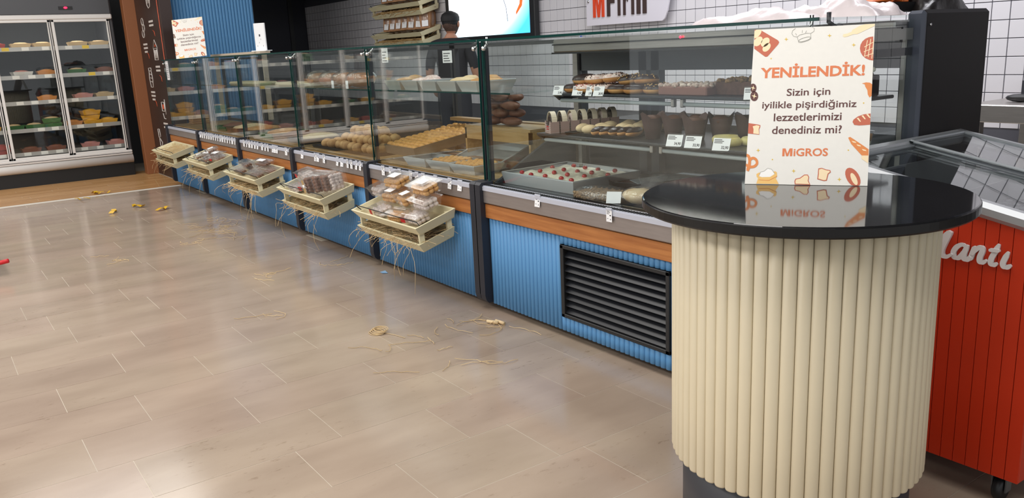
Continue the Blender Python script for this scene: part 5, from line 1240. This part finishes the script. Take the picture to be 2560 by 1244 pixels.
cp.v = [(x*.96, y*1.17, z) for x, y, z in cp.v]
cap = cp.done('hair_top', HAIR, pr_, (0, .008, 1.572)); cap.scale = (1, 1, .82)
MB().ell((0, .075, .045), (.06, .04, .035), 12, 8, jit=.1).done('quiff', HAIR, cap)
FING = [(-.03, .068, .9), (-.01, .078, 1.), (.01, .074, .95), (.03, .058, .85)]
for s in (-1, 1):
    h = thing('hand', None, None); h.parent = pr_; h.location = (s*.25, .19, .865); h.rotation_euler = (radians(-20), 0, 0)
    MB().box(-.04, .04, -.045, .045, -.013, .013, b=.011).done('palm', SKIN, h)
    for fx, ln, k in FING: MB().tube([(fx, .035, 0), (fx*1.08, .04+ln*.4, .003), (fx*1.1, .04+ln*.75, -.012), (fx*1.1, .04+ln*.95, -.03)], [.0095, .009, .008, .0065], 8).done('finger', SKIN, h)
    MB().tube([(-s*.03, -.02, -.005), (-s*.055, .012, -.01), (-s*.06, .045, -.018)], [.012, .0105, .008], 8).done('thumb', SKIN, h)

# ================================================================== PICTURES ON THE BROWN PANEL
ICW = M('icon_white', 'cfc8c2', .5); ICO = M('icon_orange', 'd8552a', .5)
def icon(z, x, kind):
    mb = MB(); T = basis((x, .0795, z), (1, 0, 0), (0, 0, 1), (0, -1, 0)); w = .008
    def ln(*p): mb.tube([(a, b, 0) for a, b in p], w*.6, 4, T=T)
    if kind == 0: ln((-.1, .14), (-.08, .02), (-.02, -.02), (.06, .0), (.1, .14)); ln((-.02, .14), (-.03, .04)); ln((.05, .14), (.04, .04))
    if kind == 1:
        for q in range(3): ln(*[(.06*cos(a)+(-.03, .03, .0)[q], .05*sin(a)+(-.05, .03, .11)[q]) for a in [i*.63 for i in range(11)]])
    if kind == 2: ln((-.12, .05), (0, .16), (.12, .05), (-.12, .05)); ln((-.09, .05), (-.09, -.1), (.09, -.1), (.09, .05)); [ln((-.05+.05*q, .03), (-.05+.05*q, -.08)) for q in range(3)]
    if kind == 3: ln((-.07, .14), (.07, .14), (.07, .1), (-.07, .1), (-.07, .14)); ln((-.06, .1), (-.09, .0), (-.06, -.12), (.06, -.12), (.09, .0), (.06, .1)); [ln((-.05, .06-.05*q), (.05, .05-.05*q)) for q in range(3)]
    if kind == 4: ln((-.08, .1), (-.08, -.02), (.06, -.02), (.06, .1), (-.08, .1)); ln((.1, .14), (.1, -.06)); ln((-.06, -.05), (-.02, -.12), (.06, -.12)); mb.box(-.04, .03, .01, .07, 0, .002, m=1, T=T)
    if kind == 5: ln((-.09, .12), (.0, .12), (.02, .02), (-.08, .0), (-.09, .12)); ln((-.05, 0), (.08, -.06), (.02, -.14), (-.06, -.1), (-.05, 0))
    if kind == 2: mb.box(-.02, .02, .07, .1, 0, .002, m=1, T=T)
    for q in range(3 if kind in (1, 3) else 2): mb.box(-.12+.03*(q == 2), .11-.04*(q == 2), -.2-.05*q, -.175-.05*q, 0, .0015, T=T)
    mb.tube([(.02, -.3, 0), (.1, -.32, 0), (.12, -.38, 0)], .003, 4, m=1, T=T)
    mb.v = [(x+(p[0]-x)*.82, p[1], z+(p[2]-z)*.82) for p in mb.v]; tag(mb.done('picture', [ICW, ICO], pn), kind='stuff')
for z, x, k in ((1.87, -6.5, 0), (1.64, -6.9, 1), (1.39, -6.47, 2), (1.11, -6.86, 3), (.77, -6.48, 4), (.44, -6.82, 5)): icon(z, x, k)
MB().tube([(-7.1, .0795, .22), (-6.2, .0795, .16), (-6.14, .0795, .3), (-6.14, .0795, 2.9)], .004, 4).done('orange_line', ICO, pn)

# ================================================================== LITTER AND ODDS ON THE FLOOR
TAPE = M('yellow_tape', 'd2a51c', .4)
for i, (x, y, a) in enumerate(((-6.03, -.80, .3), (-5.69, -.98, 1.2), (-4.76, -.66, .5), (-4.42, -.52, 2.), (-4.65, -.886, -.4), (-5.95, -.75, 1.7))):
    mb = MB(); P_ = [(-.07+.028*k, .012*sin(k*1.3+i), .003+.022*abs(sin(k*1.1+i))) for k in range(6)]
    for p, q in zip(P_[:-1], P_[1:]): mb.add([(p[0], p[1]-.02, p[2]), (p[0], p[1]+.02, p[2]), (q[0], q[1]+.02, q[2]), (q[0], q[1]-.02, q[2])], [(0, 1, 2, 3)])
    tag(mb.done('tape_scrap', TAPE, None, (x, y, .002), (0, 0, a)), f'curled scrap of yellow tape on the floor by the white strip, {ORD[i]} of six', 'tape', 'scraps of yellow tape')
    o = bpy.data.objects[-1] if False else None
FS = [((-3.2, -.4), 16, .26, .1, 'loose raffia clump on the floor below the third crate'), ((-2.9, -.42), 12, .32, .16, 'scattered raffia strands spread on the floor below the third crate'), ((-2.68, -1.25), 5, .09, .05, 'small raffia tangle alone on the open floor at the left'),
      ((-2.72, -.71), 4, .08, .05, 'raffia loop on the floor left of the large clump'), ((-1.45, -.66), 4, .14, .05, 'long raffia strand on the floor in mid picture'), ((-1.37, -.25), 4, .12, .05, 'raffia strand on the floor under the second crate'), ((-.74, -.9), 3, .08, .04, 'thin curled strand on the open floor, centre'),
      ((.13, -.28), 3, .06, .04, 'curled raffia strand near the louvred counter'), ((.22, -.46), 4, .06, .05, 'fine raffia bits in front of the louvred counter'), ((.26, -.13), 7, .09, .04, 'raffia wisps beside the cork pieces at the louvred counter foot'), ((.47, -.55), 6, .2, .16, 'tiny raffia crumbs before the ventilation grille'), ((.24, -.71), 2, .02, .02, 'single curved raffia strand on the foreground tiles'), ((-3.35, -.28), 8, .25, .05, 'raffia wisps on the floor near the fourth crate')]
for (p, n, sx, sy, lab) in FS:
    mb = straw(MB(), (p[0], p[1], .0015), n, sx, sy, ln=(.07, .2), r=.0014, flat=True); tag(mb.done('raffia_litter', STRAW), lab, 'raffia', 'raffia strands on the floor', 'stuff')
mb = MB()
for k in range(7): mb.tube([(-.04+(.042+.004*sin(k*2))*cos(a), -.597+(.03+.003*cos(k*3))*sin(a)+.004*k-.012, .003+.0022*k) for a in [2*pi*i/22 for i in range(22)]], .0016, 4, closed=True)
mb.tube([(-.01, -.585, .004), (.05, -.56, .003), (.12, -.545, .003)], .0014, 4); tag(mb.done('string_coil', STRAW), 'small coil of pale string on the tiles in front of the nearest crate', 'string')
for i, (x, y, a) in enumerate(((.225, -.135, .4), (.25, -.11, .1))):
    tag(MB().tube([(-.03, 0, .009), (.03, 0, .009)], [.008, .009], 8).done('cork_piece', DOUGHL, None, (x, y, 0), (0, 0, a)), ['pale cork-like piece on the floor, nearer the camera', 'pale cork-like piece on the floor, nearer the counter'][i], 'cork', 'cork pieces on the floor')
tag(MB().add([(-.03, -.012, .001), (.02, -.02, .004), (.035, .01, .002), (-.02, .02, .006)], [(0, 1, 2, 3)]).done('blue_scrap', M('blue_paper', '8fb3d4', .5), None, (-1.0, -.08, 0)), 'small pale blue paper scrap on the floor at the counter foot', 'paper scrap')
tr = thing('trolley', 'low trolley corner with red bumper bar and black wheel at the left picture edge', 'trolley', (-2.73, -1.93, 0))
MB().tube([(-.05, -.25, .1), (-.02, -.05, .085), (.03, .03, .09), (.055, .075, .1)], .014, 8).done('bumper_bar', M('trolley_red', 'c3121c', .35), tr)
MB().lathe([(0, -.015), (.034, -.015), (.034, .015), (0, .015)], 16, T=Matrix.Translation((-.02, -.02, .034)) @ Matrix.Rotation(pi/2, 4, 'X')).done('wheel', BLACK, tr)
MB().box(-.04, -.0, -.035, -.005, .034, .09).box(-.6, -.03, -.5, -.0, .09, .105).done('chassis', DKGREY, tr)
